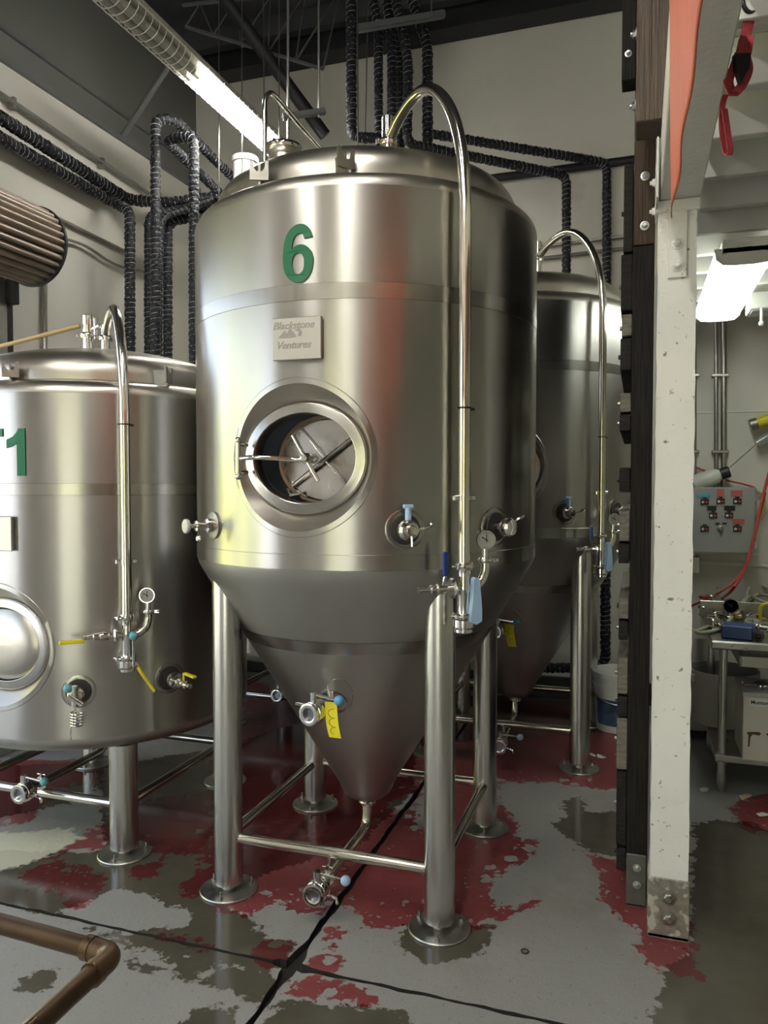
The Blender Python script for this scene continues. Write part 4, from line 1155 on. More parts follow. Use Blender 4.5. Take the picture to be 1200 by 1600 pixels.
# ------------------------------------------------------------------ long caged lamp
la, lb = atd(188, -4, 3.65), atd(441, 240, 5.35)
def strip_lamp(ux, lz, v0, v1, vm, label):
    """two tubes end to end in a reflector housing behind a wire guard; the tubes before vm are dead"""
    lamp = empty('strip_lamp', (ux, (v0+v1)/2, lz-0.06), label, 'lamp')
    def LM(): return local(lamp, T(ux, 0, lz))
    LM().prism([(-0.055, 0.05), (0.055, 0.05), (0.075, 0.0), (0.06, -0.005), (-0.06, -0.005), (-0.075, 0.0)], v0, v1).build('housing', 'lamp_housing', lamp, 0)
    for x in (-0.026, 0.026):
        if vm > v0 + 0.1:
            LM().cyl((x, v0+0.02, -0.035), (x, vm-0.03, -0.035), 0.024, 20).build('tube', 'tube_off', lamp)
            LM().box((x-0.012, vm-0.03, -0.06), (x+0.012, vm+0.03, -0.005), 0.003).build('tube_holder', 'lamp_housing', lamp, 0)
        LM().cyl((x, vm+0.03, -0.035), (x, v1-0.02, -0.035), 0.024, 20).build('tube', 'tube_lit', lamp)
    nr = int((v1-v0)/0.055); hoop = None
    for i in range(nr+1):
        y = v0 + (v1-v0)*i/nr
        if hoop is None:
            hoop = MB().tube([(0.085*math.cos(a), 0, -0.085*math.sin(a)) for a in np.linspace(0, math.pi, 9)], 0.0022, 4).build('guard_hoop', 'wire_white', lamp); h = hoop
        else:
            h = hoop.copy(); COL.objects.link(h)
        h.location = Vector((ux, y, lz)) - Vector(lamp.location)
    for a in (R(8), R(172), R(150)):
        LM().tube([(0.086*math.cos(a), v0, -0.086*math.sin(a)), (0.086*math.cos(a), v1, -0.086*math.sin(a))], 0.0035, 5).build('guard_rail', 'wire_white', lamp)
    pz = []; k = int((v1-v0)/0.03)
    for i in range(k+1):
        a = R(172) if i % 2 else R(150)
        pz.append((0.086*math.cos(a), v0+(v1-v0)*i/k, -0.086*math.sin(a)))
    LM().tube(pz, 0.0024, 4).build('guard_zigzag', 'wire_white', lamp)
    for y in (v0+0.3, v1-0.3):
        LM().tube([(0, y, 0.05), (0, y, ZC-lz)], 0.004, 6).build('suspension_wire', 'conduit', lamp)
    return lamp
strip_lamp((la.x+lb.x)/2, (la.z+lb.z)/2, la.y-0.9, lb.y, atd(296, 104, 4.25).y, 'long strip lamp with wire guard, far half lit, under the roof')
strip_lamp(-2.2, 4.5, -2.4, 0.6, -2.4, 'added unseen strip lamp high above and left of the viewer, brightening floor and walls')  # unseen lamp, added to brighten the floor and walls
strip_lamp(-0.55, 4.5, -2.4, 1.4, -2.4, 'added unseen strip lamp high above the viewer, brightening floor and walls')  # second added lamp out of view, same purpose

# ------------------------------------------------------------------ rolled shutter over the left doorway, door guide
sc0 = onu(52, 385, UL+0.28)
rs = empty('roller_shutter', (UL+0.28, sc0.y-2.0, sc0.z-0.26), 'rolled up brown corrugated shutter drum over the left doorway', 'shutter')
NS = 30
hw = math.pi/NS
sec = [(0.185*math.cos(t), 0.185*math.sin(t)) for t in (-hw, hw)] + [((0.200 + 0.024*math.cos(k*math.pi/2))*math.cos(k*hw*0.97), (0.200 + 0.024*math.cos(k*math.pi/2))*math.sin(k*hw*0.97)) for k in (1, 0.8, 0.5, 0.2, -0.2, -0.5, -0.8, -1)]
slat = None
for i in range(NS):
    if slat is None:
        slat = MB().prism(sec, -1.2-sc0.y, 0.0).build('slat', 'shutter', rs, 50); o = slat
    else:
        o = slat.copy(); COL.objects.link(o)
    o.location = Vector((UL+0.28, sc0.y, sc0.z)) - Vector(rs.location)
    o.rotation_euler = (0, 2*hw*i, 0)
local(rs, T(UL+0.28, sc0.y, sc0.z)).lathe([(0.0001, -0.02), (0.228, -0.02), (0.231, -0.01), (0.231, 0.0), (0.0001, 0.0)], 48, 'y').build('end_plate', 'shutter_end', rs)
local(rs, T(UL+0.28, sc0.y, sc0.z)).box((-0.27, -0.02, -0.32), (-0.13, 0.03, -0.18), 0.006).build('drum_bracket', 'shutter_end', rs, 0)
gj = empty('door_guide', (UL+0.05, GV, 0), 'grey steel guide rail at the edge of the left doorway', 'rail')
local(gj).box((UL+0.002, GV-0.16, 0), (UL+0.09, GV, 2.88), 0.004).build('guide_channel', 'galvanised', gj, 0)
local(gj).box((UL+0.002, GV+0.005, 0), (UL+0.075, GV+0.06, 2.88), 0.004).build('guide_angle', 'shutter_end', gj, 0)
# outdoors seen only through the doorways
tag(MB().box((-30, -30, -0.25), (30, 30, -0.12)).build('ground', 'ground_out', smooth=0), 'sunlit concrete yard outside the doorways', kind='structure')
def hedge(x0, x1, y0, y1, h, label, seed):
    rnd = np.random.default_rng(seed)
    bm = bmesh.new()
    for i in range(60):
        c = (rnd.uniform(x0, x1), rnd.uniform(y0, y1), rnd.uniform(0.2, h))
        bmesh.ops.create_icosphere(bm, subdivisions=2, radius=rnd.uniform(0.5, 0.9), matrix=Matrix.Translation(c))
    for v in bm.verts: v.co += Vector(rnd.normal(0, 0.05, 3))
    me = bpy.data.meshes.new('hedge'); bm.to_mesh(me); bm.free(); me.materials.append(MATS['hedge'])
    o = bpy.data.objects.new('hedge', me); COL.objects.link(o)
    return tag(o, label, 'hedge')
hedge(-10.5, -9.0, -4, 8, 2.4, 'green hedge across the yard from the left doorway', 3)
hedge(-6, 6, -13.5, -12, 2.6, 'green hedge across the yard from the rear doorway', 4)

# ------------------------------------------------------------------ white post, edge beam, dark post and plank screen
PZ = 2.535
wp = empty('timber_post', (0.118, 2.90, 0), 'white painted square timber post with bolted steel foot', 'post')
random.seed(3)
vs = []; fs = []
zs = [0.02 + i*0.045 for i in range(int((PZ-0.02)/0.045))] + [PZ]
for z in zs:
    for (x, y) in ((0.055, 2.835), (0.181, 2.835), (0.181, 2.965), (0.055, 2.965)):
        j = 0.0022
        vs.append((x+random.uniform(-j, j), y+random.uniform(-j, j)*0.4, z))
for i in range(len(zs)-1):
    for k in range(4):
        k2 = (k+1) % 4; fs.append((i*4+k, i*4+k2, (i+1)*4+k2, (i+1)*4+k))
fs += [(3, 2, 1, 0), tuple(len(vs)-4+k for k in range(4))]
local(wp).add(vs, fs).build('timber', 'white_paint', wp, 0)
fb = local(wp).box((0.049, 2.828, 0.0), (0.187, 2.835, 0.215), 0.003).box((0.049, 2.965, 0.0), (0.187, 2.972, 0.215), 0.003).box((0.049, 2.828, 0.0), (0.187, 2.972, 0.012)).build('foot_bracket', 'bracket_worn', wp, 0)
def hexbolt(root, M, m='galvanised', r=0.015, parent=None, name='bolt'):
    b = MB(M).lathe([(0.0001, 0.0), (r*1.5, 0.0), (r*1.5, 0.003), (r*1.2, 0.0035)], 20, 'y').lathe([(r, 0.003), (r, 0.011), (r*0.8, 0.013)], 6, 'y')
    b.cyl((0, -0.012, 0), (0, -0.020, 0), r*0.55, 10)
    return b.build(name, m, parent or root, 30)
def wl_(root, x, y, z): return T(*(Vector((x, y, z)) - Vector(root.location)))
for z in (0.075, 0.150): hexbolt(wp, wl_(wp, 0.118, 2.828, z), 'steel_dull', 0.017)
local(wp).box((0.086, 2.827, 2.305), (0.150, 2.834, PZ+0.02), 0.003).build('splice_plate', 'white_paint', wp, 0)
for z in (2.345, 2.42): hexbolt(wp, wl_(wp, 0.118, 2.827, z), 'white_paint', 0.013)
capb = local(wp).box((0.047, 2.822, PZ-0.005), (0.190, 2.975, PZ+0.035), 0.004).build('cap_bracket', 'white_paint', wp, 0)
for z in (2.56, 2.66): hexbolt(wp, wl_(wp, 0.047, 2.90, z) @ RZ(-90), 'white_paint', 0.013)

eb2 = empty('edge_beam', (0.125, 0.5, PZ+0.035), 'pale painted timber beam carrying the mezzanine edge above the post', 'beam')
local(eb2).box((0.060, -2.9, PZ+0.037), (0.190, 2.97, PZ+0.24), 0.004).build('timber', 'white_beam', eb2, 0)
local(eb2).box((0.046, 2.70, PZ+0.005), (0.052, 2.97, PZ+0.20), 0.001).build('side_plate', 'white_beam', eb2, 0)

dp = empty('dark_post', (0.012, 3.06, 0), 'black stained timber post bolted behind the white post', 'post')
local(dp).box((-0.027, 3.02, 0.03), (0.048, 3.14, 2.48), 0.003).build('timber', 'timber_black', dp, 0)
up_ = local(dp).box((-0.027, 3.015, 2.482), (0.048, 3.14, 3.6), 0.003).build('upper_timber', 'timber_brown_low', dp, 0)
for z in (2.55, 2.73): hexbolt(dp, wl_(dp, 0.012, 3.015, z), 'galvanised', 0.011, up_)
fbk = local(dp).box((-0.027, 3.012, 0.0), (0.046, 3.02, 0.20), 0.006).box((-0.027, 3.012, 0), (0.046, 3.14, 0.008)).build('foot_bracket', 'bracket_dark', dp, 0)
for z in (0.085, 0.15): hexbolt(dp, wl_(dp, 0.012, 3.012, z), 'galvanised', 0.010, fbk)
pt = empty('hanging_timber', (0.03, 2.80, 2.805), 'brown stained timber stub hanging above the dark post', 'timber')
local(pt).box((-0.022, 2.735, 2.805), (0.086, 2.885, 5.2), 0.004).build('timber', 'timber_brown', pt, 0)
for z in (2.89, 3.13): hexbolt(pt, wl_(pt, -0.022, 2.80, z) @ RZ(-90), 'galvanised', 0.014)
db = empty('dark_board', (-0.05, 2.96, 3.02), 'black board bolted left of the hanging brown timber', 'board')
local(db).box((-0.072, 2.90, 3.03), (-0.024, 2.99, 5.2), 0.003).build('timber', 'timber_black', db, 0)
hexbolt(db, wl_(db, -0.05, 2.90, 3.12), 'galvanised', 0.008)

ps = empty('plank_screen', (-0.046, 3.6, 0), 'screen of rough horizontal planks seen edge-on beside the dark post', 'screen')
rows = [(262,400,1),(402,490,1),(494,529,0),(531,582,1),(615,646,0),(648,675,1),(730,770,1),(797,845,0),(847,879,1),(930,965,0),(967,997,1),(1024,1081,0),(1083,1114,1),(1116,1196,0),(1198,1314,1),(1316,1350,1)]
for k, (ya, yb, dk) in enumerate(rows):
    za, zb_ = atd(968, ya, 2.93).z, atd(968, yb, 2.93).z
    off = random.uniform(-0.004, 0.004); y0 = 3.02 + random.uniform(-0.006, 0.01)
    pl = local(ps).box((-0.066+off, y0, zb_+0.002), (-0.0285, 4.05+random.uniform(-0.03, 0.03), za-0.002), 0.003).build('plank', 'plank_dark' if dk else 'plank_light', ps, 0)
    zmid = (za+zb_)/2
    MB(wl_(ps, -0.066+off, 3.09, zmid)).cyl((0.002, 0, 0), (-0.009, 0, 0), 0.009, 8).build('bolt', 'steel_dull' if k % 3 else 'black_plastic', pl)
for y in (3.35, 3.95):
    local(ps).box((-0.028, y-0.03, 0.03), (0.01, y+0.03, 2.6), 0.003).build('batten', 'plank_dark', ps, 0)

# ------------------------------------------------------------------ orange cloths, red strap
def cloth(name, rows, label, cat, m, folds=3, amp=0.012, th=0.0015, nx=28):
    """rows: list of (left point, right point) from top to bottom"""
    vs = []; fs = []
    base = (Vector(rows[-1][0]) + Vector(rows[-1][1]))/2
    A = catmull([r[0] for r in rows], 5); B = catmull([r[1] for r in rows], 5)
    ny = len(A)
    for j in range(ny):
        d = (B[j]-A[j]); w = d.length
        nrm = d.cross(Vector((0, 0, 1))); nrm = nrm.normalized() if nrm.length > 1e-6 else Vector((0, -1, 0))
        for i in range(nx):
            t = i/(nx-1)
            a = min(amp, w*0.22)*(math.sin(t*folds*2*math.pi + 0.5*math.sin(j*0.35)) + 0.35*math.sin(t*folds*5.1 + j*0.5))
            vs.append(A[j].lerp(B[j], t) + nrm*a - base)
    for j in range(ny-1):
        for i in range(nx-1): fs.append((j*nx+i, j*nx+i+1, (j+1)*nx+i+1, (j+1)*nx+i))
    o = MB().add(vs, fs).build(name, m, smooth=80)
    o.location = base
    md = o.modifiers.new('thickness', 'SOLIDIFY'); md.thickness = th
    return tag(o, label, cat)
UC = 0.048
def cpt(v, z): return Vector((UC, v, z))
cloth('orange_banner', [(cpt(1.68, 2.775), cpt(-0.6, 2.775)), (cpt(1.66, 2.62), cpt(-0.6, 2.62)), (cpt(1.62, 2.45), cpt(-0.6, 2.45)), (cpt(1.52, 2.25), cpt(-0.6, 2.25)), (cpt(1.44, 2.12), cpt(-0.6, 2.12)), (cpt(1.385, 2.045), cpt(-0.6, 1.96))],
      'orange cloth banner hanging along the pale beam, its end pointing down', 'banner', 'orange_cloth', 7, 0.0022, nx=110)
p0 = Vector((1.2, -0.7, 0))  # cloth added out of view to put orange streaks in the tank reflections
cloth('added_orange_curtain', [(p0 + Vector((-0.14, 0.04, z)), p0 + Vector((0.14, -0.04, z))) for z in (2.3, 1.8, 1.2, 0.6)],
      'narrow orange curtain added behind the viewer, only for its reflection in the tanks', 'curtain', 'orange_cloth', 4, 0.02)
ss = empty('ratchet_strap', atd(1134, 240, 1.9), 'red webbing strap with black buckle hanging from the mezzanine', 'strap')
def ribbon(root, pts, w, m, name, th=0.003, wdir=Vector((_cy, _sy, 0))):
    P = catmull(pts, 6); vs = []; fs = []
    for i, p in enumerate(P):
        t = (P[min(i+1, len(P)-1)] - P[max(i-1, 0)]).normalized()
        nn = t.cross(wdir).normalized()*th/2
        for (s, q) in ((-1, -1), (1, -1), (1, 1), (-1, 1)): vs.append(p + wdir*(s*w/2) + nn*q - Vector(root.location))
    for i in range(len(P)-1):
        for k in range(4):
            k2 = (k+1) % 4; fs.append((i*4+k, i*4+k2, (i+1)*4+k2, (i+1)*4+k))
    fs += [(3, 2, 1, 0), tuple((len(P)-1)*4+k for k in range(4))]
    return MB().add(vs, fs).build(name, m, root, 50)
dS = 1.9
ribbon(ss, [atd(1176, -30, dS), atd(1174, 10, dS), atd(1168, 45, dS), atd(1160, 75, dS)], 0.026, 'red_strap', 'upper_webbing')
ribbon(ss, [atd(1166, 60, dS-0.02), atd(1164, 72, dS-0.03), atd(1160, 92, dS-0.03)], 0.034, 'red_strap', 'sleeve', 0.012)
ribbon(ss, [atd(1156, 82, dS-0.01), atd(1147, 105, dS-0.02), atd(1138, 128, dS-0.02), atd(1146, 148, dS-0.03)], 0.024, 'red_strap', 'folded_webbing')
ribbon(ss, [atd(1164, 85, dS+0.01), atd(1168, 110, dS), atd(1158, 135, dS-0.03), atd(1144, 150, dS-0.02)], 0.026, 'red_strap', 'folded_webbing')
ribbon(ss, [atd(1134, 148, dS), atd(1129, 165, dS), atd(1128, 200, dS), atd(1134, 237, dS), atd(1141, 238, dS-0.02), atd(1137, 205, dS-0.03), atd(1132, 170, dS-0.03)], 0.014, 'red_strap', 'tail_loop')
local(ss, T(*atd(1156, 108, dS-0.035)) @ Matrix.Rotation(YAW, 4, 'Z')).prism([(-0.016, 0.032), (0.022, 0.034), (0.020, 0.0), (0.0, -0.036), (-0.012, 0.0)], -0.008, 0.008).build('buckle', 'black_plastic', ss, 0)
local(ss, T(*atd(1175, 0, dS-0.01)) @ Matrix.Rotation(YAW, 4, 'Z')).tube([(0.022*math.cos(a), 0, 0.030*math.sin(a)) for a in np.linspace(0, 2*math.pi, 24)[:-1]], 0.005, 8, closed=True).build('ring', 'black_plastic', ss)

# ------------------------------------------------------------------ mezzanine underside
mz = struct('ceiling_mezzanine', MB().box((0.195, VF, 2.86), (UR, VB, 2.93)), 'deck_paint', 'painted plank underside of the mezzanine')
for i in range(26):
    v = -2.6 + i*0.335
    if v > VB-0.1: break
    MB().box((0.195, v-0.02, 2.72), (UR, v+0.02, 2.86), 0.003).build('joist', 'joist_paint', mz, 0)
fx0, fx1 = onz(1106, 503, 2.60), onz(1160, 410, 2.60)
fl = empty('ceiling_lamp', ((fx0.x+fx1.x)/2, (fx0.y+fx1.y)/2, 2.60), 'lit wraparound ceiling lamp under the mezzanine joists', 'lamp')
xc = (onz(1086, 503, 2.60).x + onz(1125, 412, 2.60).x)/2 + 0.12; ya, yb = onz(1160, 412, 2.6).y, onz(1110, 503, 2.6).y
def FM(): return local(fl, T(xc, 0, 2.60))
FM().box((-0.10, ya, 0.05), (0.10, yb, 0.118), 0.004).build('housing', 'white_paint', fl, 0)
pr = [(-0.125, 0.075), (-0.118, 0.03), (-0.09, 0.005), (-0.04, 0.0), (0.04, 0.0), (0.09, 0.005), (0.118, 0.03), (0.125, 0.075)]
FM().prism(pr, ya+0.012, yb-0.012).build('diffuser', 'lens_lit', fl, 0)
for y0, y1 in ((ya, ya+0.012), (yb-0.012, yb)):
    FM().prism([(x*1.05, z*1.02-0.002) for x, z in pr], y0, y1).build('end_cap', 'wire_white', fl, 0)
for x in (-0.05, 0.05):
    FM().box((x-0.014, ya+0.06, -0.003), (x+0.014, yb-0.06, -0.0005)).build('bright_tube_line', 'tube_lit_green', fl, 0)
bx = empty('ceiling_box', onz(1185, 478, 2.66), 'white ceiling box with a small hanging knob beside the lit lamp', 'fitting')
c = Vector(bx.location)
local(bx).box((c.x-0.06, c.y-0.12, 2.62), (c.x+0.14, c.y+0.10, 2.72), 0.006).build('housing', 'white_plastic', bx, 0)
local(bx).box((c.x-0.045, c.y-0.10, 2.612), (c.x+0.12, c.y+0.08, 2.62)).build('mesh_cover', 'galvanised', bx, 0)
local(bx).tube([(c.x, c.y-0.13, 2.62), (c.x, c.y-0.13, 2.53)], 0.008, 10).ball((c.x, c.y-0.13, 2.53), 0.016).build('knob', 'white_plastic', bx)

# ------------------------------------------------------------------ storage corner: control panel, conduits
def wallp(px, py, off=0.0): return onv(px, py, VB-off)
q0, q1 = wallp(1068, 762, 0.2), wallp(1184, 864, 0.2)
cp = empty('control_panel', ((q0.x+q1.x)/2, VB-0.1, q1.z), 'grey steel control panel with rows of buttons on the wall', 'panel')
local(cp).box((q0.x, VB-0.20, q1.z), (q1.x-0.012, VB-0.002, q0.z), 0.004).build('cabinet', 'panel_grey', cp, 0)
local(cp).box((q0.x, VB-0.222, q1.z-0.005), (q1.x-0.022, VB-0.202, q0.z+0.003), 0.005).build('door', 'panel_grey', cp, 0)
local(cp).box((q0.x, VB-0.21, q1.z-0.012), (q1.x, VB-0.198, q1.z-0.004), 0.002).build('door_lip', 'plate_grey', cp, 0)
for py in (778, 852):
    p = wallp(1181, py, 0.215); local(cp, T(*p)).box((-0.008, -0.006, -0.025), (0.008, 0.006, 0.025), 0.002).build('hinge', 'galvanised', cp, 0)
for (px, py) in ((1101, 784), (1126, 783), (1152, 783), (1114, 805), (1139, 805), (1101, 826), (1152, 826)):
    p = wallp(px, py, 0.224); Mq = wl_(cp, p.x, p.y, p.z)
    b = MB(Mq).box((-0.026, -0.010, -0.018), (0.026, 0.0, 0.018), 0.002).build('button_block', 'button_black', cp, 0)
    MB(Mq).box((-0.012, -0.010, 0.020), (0.012, 0.0, 0.030)).build('legend', 'button_black', b, 0)
    MB(Mq).cyl((-0.012, -0.010, -0.002), (-0.012, -0.016, -0.002), 0.009, 12).build('button', 'label_white', b)
    MB(Mq).cyl((0.012, -0.010, -0.002), (0.012, -0.016, -0.002), 0.009, 12).build('button', 'button_red', b)
for (px, py, w, h, m) in ((1100, 774, 0.042, 0.012, 'label_blue'), (1126, 770, 0.022, 0.026, 'label_red'), (1151, 771, 0.036, 0.020, 'label_red'), (1112, 794, 0.03, 0.016, 'button_black'), (1140, 794, 0.034, 0.016, 'button_black'), (1154, 815, 0.036, 0.018, 'label_red'), (1121, 818, 0.014, 0.006, 'button_black'), (1132, 818, 0.014, 0.006, 'button_black')):
    p = wallp(px, py, 0.224); MB(wl_(cp, p.x, p.y, p.z)).box((-w, -0.003, -h), (w, 0.0, h)).build('sticker', m, cp, 0)
p = wallp(1126, 826, 0.224); MB(wl_(cp, p.x, p.y, p.z)).lathe([(0.020, 0), (0.020, 0.012), (0.012, 0.016), (0.0001, 0.016)], 20, 'y').box((-0.005, -0.035, -0.016), (0.005, -0.012, 0.016), 0.002).build('rotary_switch', 'steel_dull', cp)
for px, lab in ((1085, 'leftmost thin conduit on the wall over the control panel'), (1119, 'middle thin conduit above the control panel, paired with another'), (1131, 'right conduit of the pair above the control panel')):
    r_ = 0.014 if px != 1131 else 0.019
    o = empty('conduit_riser', wallp(px, 762, 0.03), lab, 'conduit')
    local(o).tube([wallp(px, 500, 0.03), wallp(px, 764, 0.03)], r_, 12).build('tube', 'conduit', o)
    for py in (587, 706):
        pp = wallp(px, py, 0.012); local(o, T(*pp)).box((-0.03, -0.04, -0.010), (0.03, 0.010, 0.010), 0.003).build('strap', 'conduit', o, 0)
o = empty('wall_box', wallp(1086, 888, 0.03), 'small grey electrical box under the control panel', 'box')
p = wallp(1086, 882, 0.05)
local(o, T(*p)).box((-0.05, -0.04, -0.06), (0.03, 0.05, 0.06), 0.006).build('cover', 'plate_grey', o, 0)
local(o, T(*p)).cyl((-0.01, 0, 0.055), (-0.01, 0, 0.10), 0.014, 10).build('nipple', 'conduit', o)
# bottle lying on the panel top
pb = Vector((wallp(1106, 752, 0.12).x, VB-0.12, q0.z))
bo = empty('jug', pb, 'clear jug with black cap lying on top of the control panel', 'jug')
Mj = Matrix.Translation((0, 0, 0.062)) @ RY(70)
MB(Mj).lathe([(0.0001, -0.10), (0.05, -0.10), (0.056, -0.09), (0.056, 0.03), (0.05, 0.06), (0.034, 0.085), (0.030, 0.10), (0.0001, 0.10)], 28).build('body', 'tube_white', bo)
MB(Mj).lathe([(0.034, 0.085), (0.040, 0.087), (0.040, 0.14), (0.036, 0.145), (0.0001, 0.145)], 24).build('cap', 'black_plastic', bo)

# ------------------------------------------------------------------ steel work table and what lies on and under it
tl = onz(1127, 1238, 0.0)
tx0, ty0 = tl.x - 0.065, tl.y - 0.05
TW, TD, TZ = 1.25, 0.76, 0.80
tb = empty('work_table', (tx0+TW/2, ty0+TD/2, 0), 'stainless work table with undershelf in the storage corner', 'table')
def TBL(): return local(tb, T(tx0, ty0, 0))
TBL().box((0, 0, TZ-0.045), (TW, TD, TZ), 0.008).build('top', 'table_steel', tb, 0)
TBL().box((0, TD-0.012, TZ), (TW, TD, TZ+0.10), 0.003).build('backsplash', 'table_steel', tb, 0)
shelf = TBL().box((0.03, 0.03, 0.165), (TW-0.03, TD-0.03, 0.20), 0.004).build('shelf', 'table_steel', tb, 0)
for x in (0.065, TW-0.065):
    for y in (0.06, TD-0.06):
        lg = TBL().cyl((x, y, 0.05), (x, y, TZ-0.03), 0.0205, 20).build('leg', 'galvanised', tb)
        TBL().lathe([(0.0205, 0.05)], 4) if False else None
        MB(wl_(tb, tx0+x, ty0+y, 0)).lathe([(0.0001, 0), (0.010, 0), (0.019, 0.03), (0.023, 0.06), (0.0225, 0.10), (0.0205, 0.10)], 20).build('foot', 'galvanised', lg)
        MB(wl_(tb, tx0+x, ty0+y, 0)).lathe([(0.0206, 0.15), (0.027, 0.152), (0.027, 0.205), (0.0206, 0.208)], 20).build('shelf_collar', 'galvanised', lg)
MB(wl_(tb, tx0+0.62, ty0, TZ-0.022)).box((-0.09, -0.0015, -0.012), (0.09, 0.001, 0.012)).build('sticker', 'label_red', tb, 0)
TT = TZ
def on_table(px, py, z=TT): return onz(px, py, z)
# blue box device
p = on_table(1152, 998); MD = Matrix.Rotation(R(-12), 4, 'Z')
bd = empty('blue_device', (p.x, p.y, TT), 'small blue box with round black socket at the table edge', 'device')
MB(MD).box((-0.075, -0.03, 0), (0.075, 0.10, 0.070), 0.006).build('case', 'blue_box', bd, 0)
MB(MD @ T(0.10, -0.005, 0.028)).lathe([(0.0001, 0.0), (0.024, 0.0), (0.028, 0.01), (0.028, 0.03), (0.014, 0.032), (0.010, 0.02), (0.0001, 0.02)], 24, 'y').build('socket', 'black_plastic', bd)
# gauges, regulator, fittings
p = on_table(1141, 972)
rg = empty('regulator', (p.x, p.y, TT), 'gas regulator with round dial standing upright on the table', 'regulator')
MB(T(0, 0, 0)).cyl((0, 0, 0), (0, 0, 0.05), 0.026, 20).cyl((-0.06, 0, 0.035), (0.06, 0, 0.035), 0.012, 12).build('body', 'brass', rg)
gd_ = gauge(rg, T(0.0, -0.015, 0.10) @ Matrix.Scale(1.35, 4), 'dial_gauge')
MB().cyl((0, 0, 0.045), (0, 0, 0.07), 0.009, 10).build('stem', 'brass', rg)
p = on_table(1176, 985)
g2 = empty('dial_gauge', (p.x, p.y, TT), 'white-faced dial lying flat among the fittings', 'gauge')
gauge(g2, T(0, 0, 0.030) @ RX(-70) @ Matrix.Scale(1.3, 4), 'gauge_case')
MB().cyl((0.0, 0.05, 0.012), (0.06, 0.09, 0.012), 0.012, 12).build('stem', 'steel_bright', g2)
for k, (px, py, lab) in enumerate(((1098, 962, 'stainless fitting cluster at the left end of the table'), (1110, 958, 'upright stainless spool piece on the table'), (1125, 975, 'stainless clamp and tee lying before the regulator'), (1190, 975, 'stainless coupling near the yellow handled tool'), (1160, 968, 'stainless elbow heaped behind the blue box'), (1133, 984, 'small brass-branched fitting at the front of the table'), (1118, 966, 'short stainless ferrule left of the regulator'), (1172, 972, 'stainless tee under the pale hoses'), (1185, 990, 'stainless fitting lying right of the blue box'))):
    p = on_table(px, py)
    o = empty('pipe_fitting', (p.x, p.y, TT), lab, 'fitting', 'loose fittings on the table')
    rr = 0.014 + 0.003*(k % 3); hh = 0.06 + 0.05*(k == 1) + 0.004*k
    M = Matrix.Identity(4) if k in (0, 1) else T(0, 0, rr+0.012) @ RZ(40*k) @ RY(90)
    MB(M).lathe([(0.0001, 0), (rr+0.010, 0), (rr+0.010, 0.010), (rr, 0.014), (rr, hh-0.014), (rr+0.010, hh-0.010), (rr+0.010, hh), (0.0001, hh)], 22).build('spool', 'steel_bright', o)
    clamp(MB(M @ T(0, 0, hh-0.005)), rr+0.006, 0.009).build('clamp', 'steel_bright', o)
    MB(M @ T(0, 0, hh*0.5)).tube([(0, rr*0.5, 0), (0, rr+0.055, 0.01)], rr*0.55, 12).build('branch', 'brass' if k % 2 else 'steel_bright', o)
p = on_table(1101, 962)
o = empty('red_valve', (p.x, p.y+0.05, TT), 'little valve with a red hand wheel at the table end', 'valve')
MB().cyl((0, 0, 0), (0, 0, 0.10), 0.012, 12).build('body', 'brass', o); MB(T(0, 0, 0.10)).lathe([(0.0001, 0), (0.03, 0), (0.032, 0.006), (0.03, 0.014), (0.0001, 0.014)], 18).build('hand_wheel', 'button_red', o)
p = on_table(1197, 978)
o = empty('clamp_tool', (p.x, p.y, TT), 'yellow handled clamp tool at the right of the table', 'tool')
MB().tube(catmull([(-0.03, 0, 0.01), (-0.03, 0, 0.10), (0.0, 0, 0.125), (0.04, 0.0, 0.12)], 6), 0.010, 10).build('handle', 'yellow_plastic', o)
MB().box((-0.045, -0.012, 0.0), (0.05, 0.012, 0.02), 0.004).build('jaw', 'steel_dull', o, 0)
# hoses heaped on the table
def hose(pts, r, m, label, name='hose', cat='hose'):
    return rod_thing(name, catmull(pts, 7), r, m, label, cat, 10)
def tp(px, py, z=0.0): p = onz(px, py, TT); return Vector((p.x, p.y, TT + 0.012 + z))
hose([tp(1145, 968, 0.02), tp(1125, 975), tp(1100, 985), tp(1088, 990), tp(1100, 992), tp(1125, 985), tp(1150, 968, 0.03), tp(1165, 952, 0.05)], 0.0105, 'tube_clear', 'pale clear hose looped over the left end of the table')
hose([tp(1166, 948, 0.02), tp(1168, 938, 0.06), tp(1180, 935, 0.09), tp(1200, 940, 0.08), tp(1240, 955, 0.05)], 0.011, 'tube_white', 'white hose arching at the top of the hose heap')
hose([tp(1150, 962, 0.02), tp(1170, 950, 0.06), tp(1190, 955, 0.05), tp(1220, 965, 0.04), tp(1260, 975, 0.02)], 0.011, 'tube_clear', 'pale yellow hose, front strand of the hose heap')
hose([tp(1160, 955, 0.02), tp(1180, 945, 0.05), tp(1200, 948, 0.06), tp(1240, 962, 0.05)], 0.010, 'tube_clear', 'pale yellow hose, middle strand of the hose heap')
hose([tp(1165, 952, 0.0), tp(1185, 940, 0.03), tp(1205, 944, 0.04), tp(1240, 950, 0.03)], 0.010, 'hose_red', 'red hose strand showing inside the hose heap')
hose([tp(1180, 965, 0.01), tp(1195, 962, 0.04), tp(1215, 972, 0.03), tp(1250, 985, 0.01)], 0.012, 'tube_white', 'white hose lying in front of the hose heap')
hose([tp(1135, 948, 0.02), tp(1122, 940, 0.05), tp(1124, 926, 0.09), tp(1140, 920, 0.1), tp(1150, 930, 0.06)], 0.007, 'grey_plastic', 'grey hose loop standing behind the regulator')
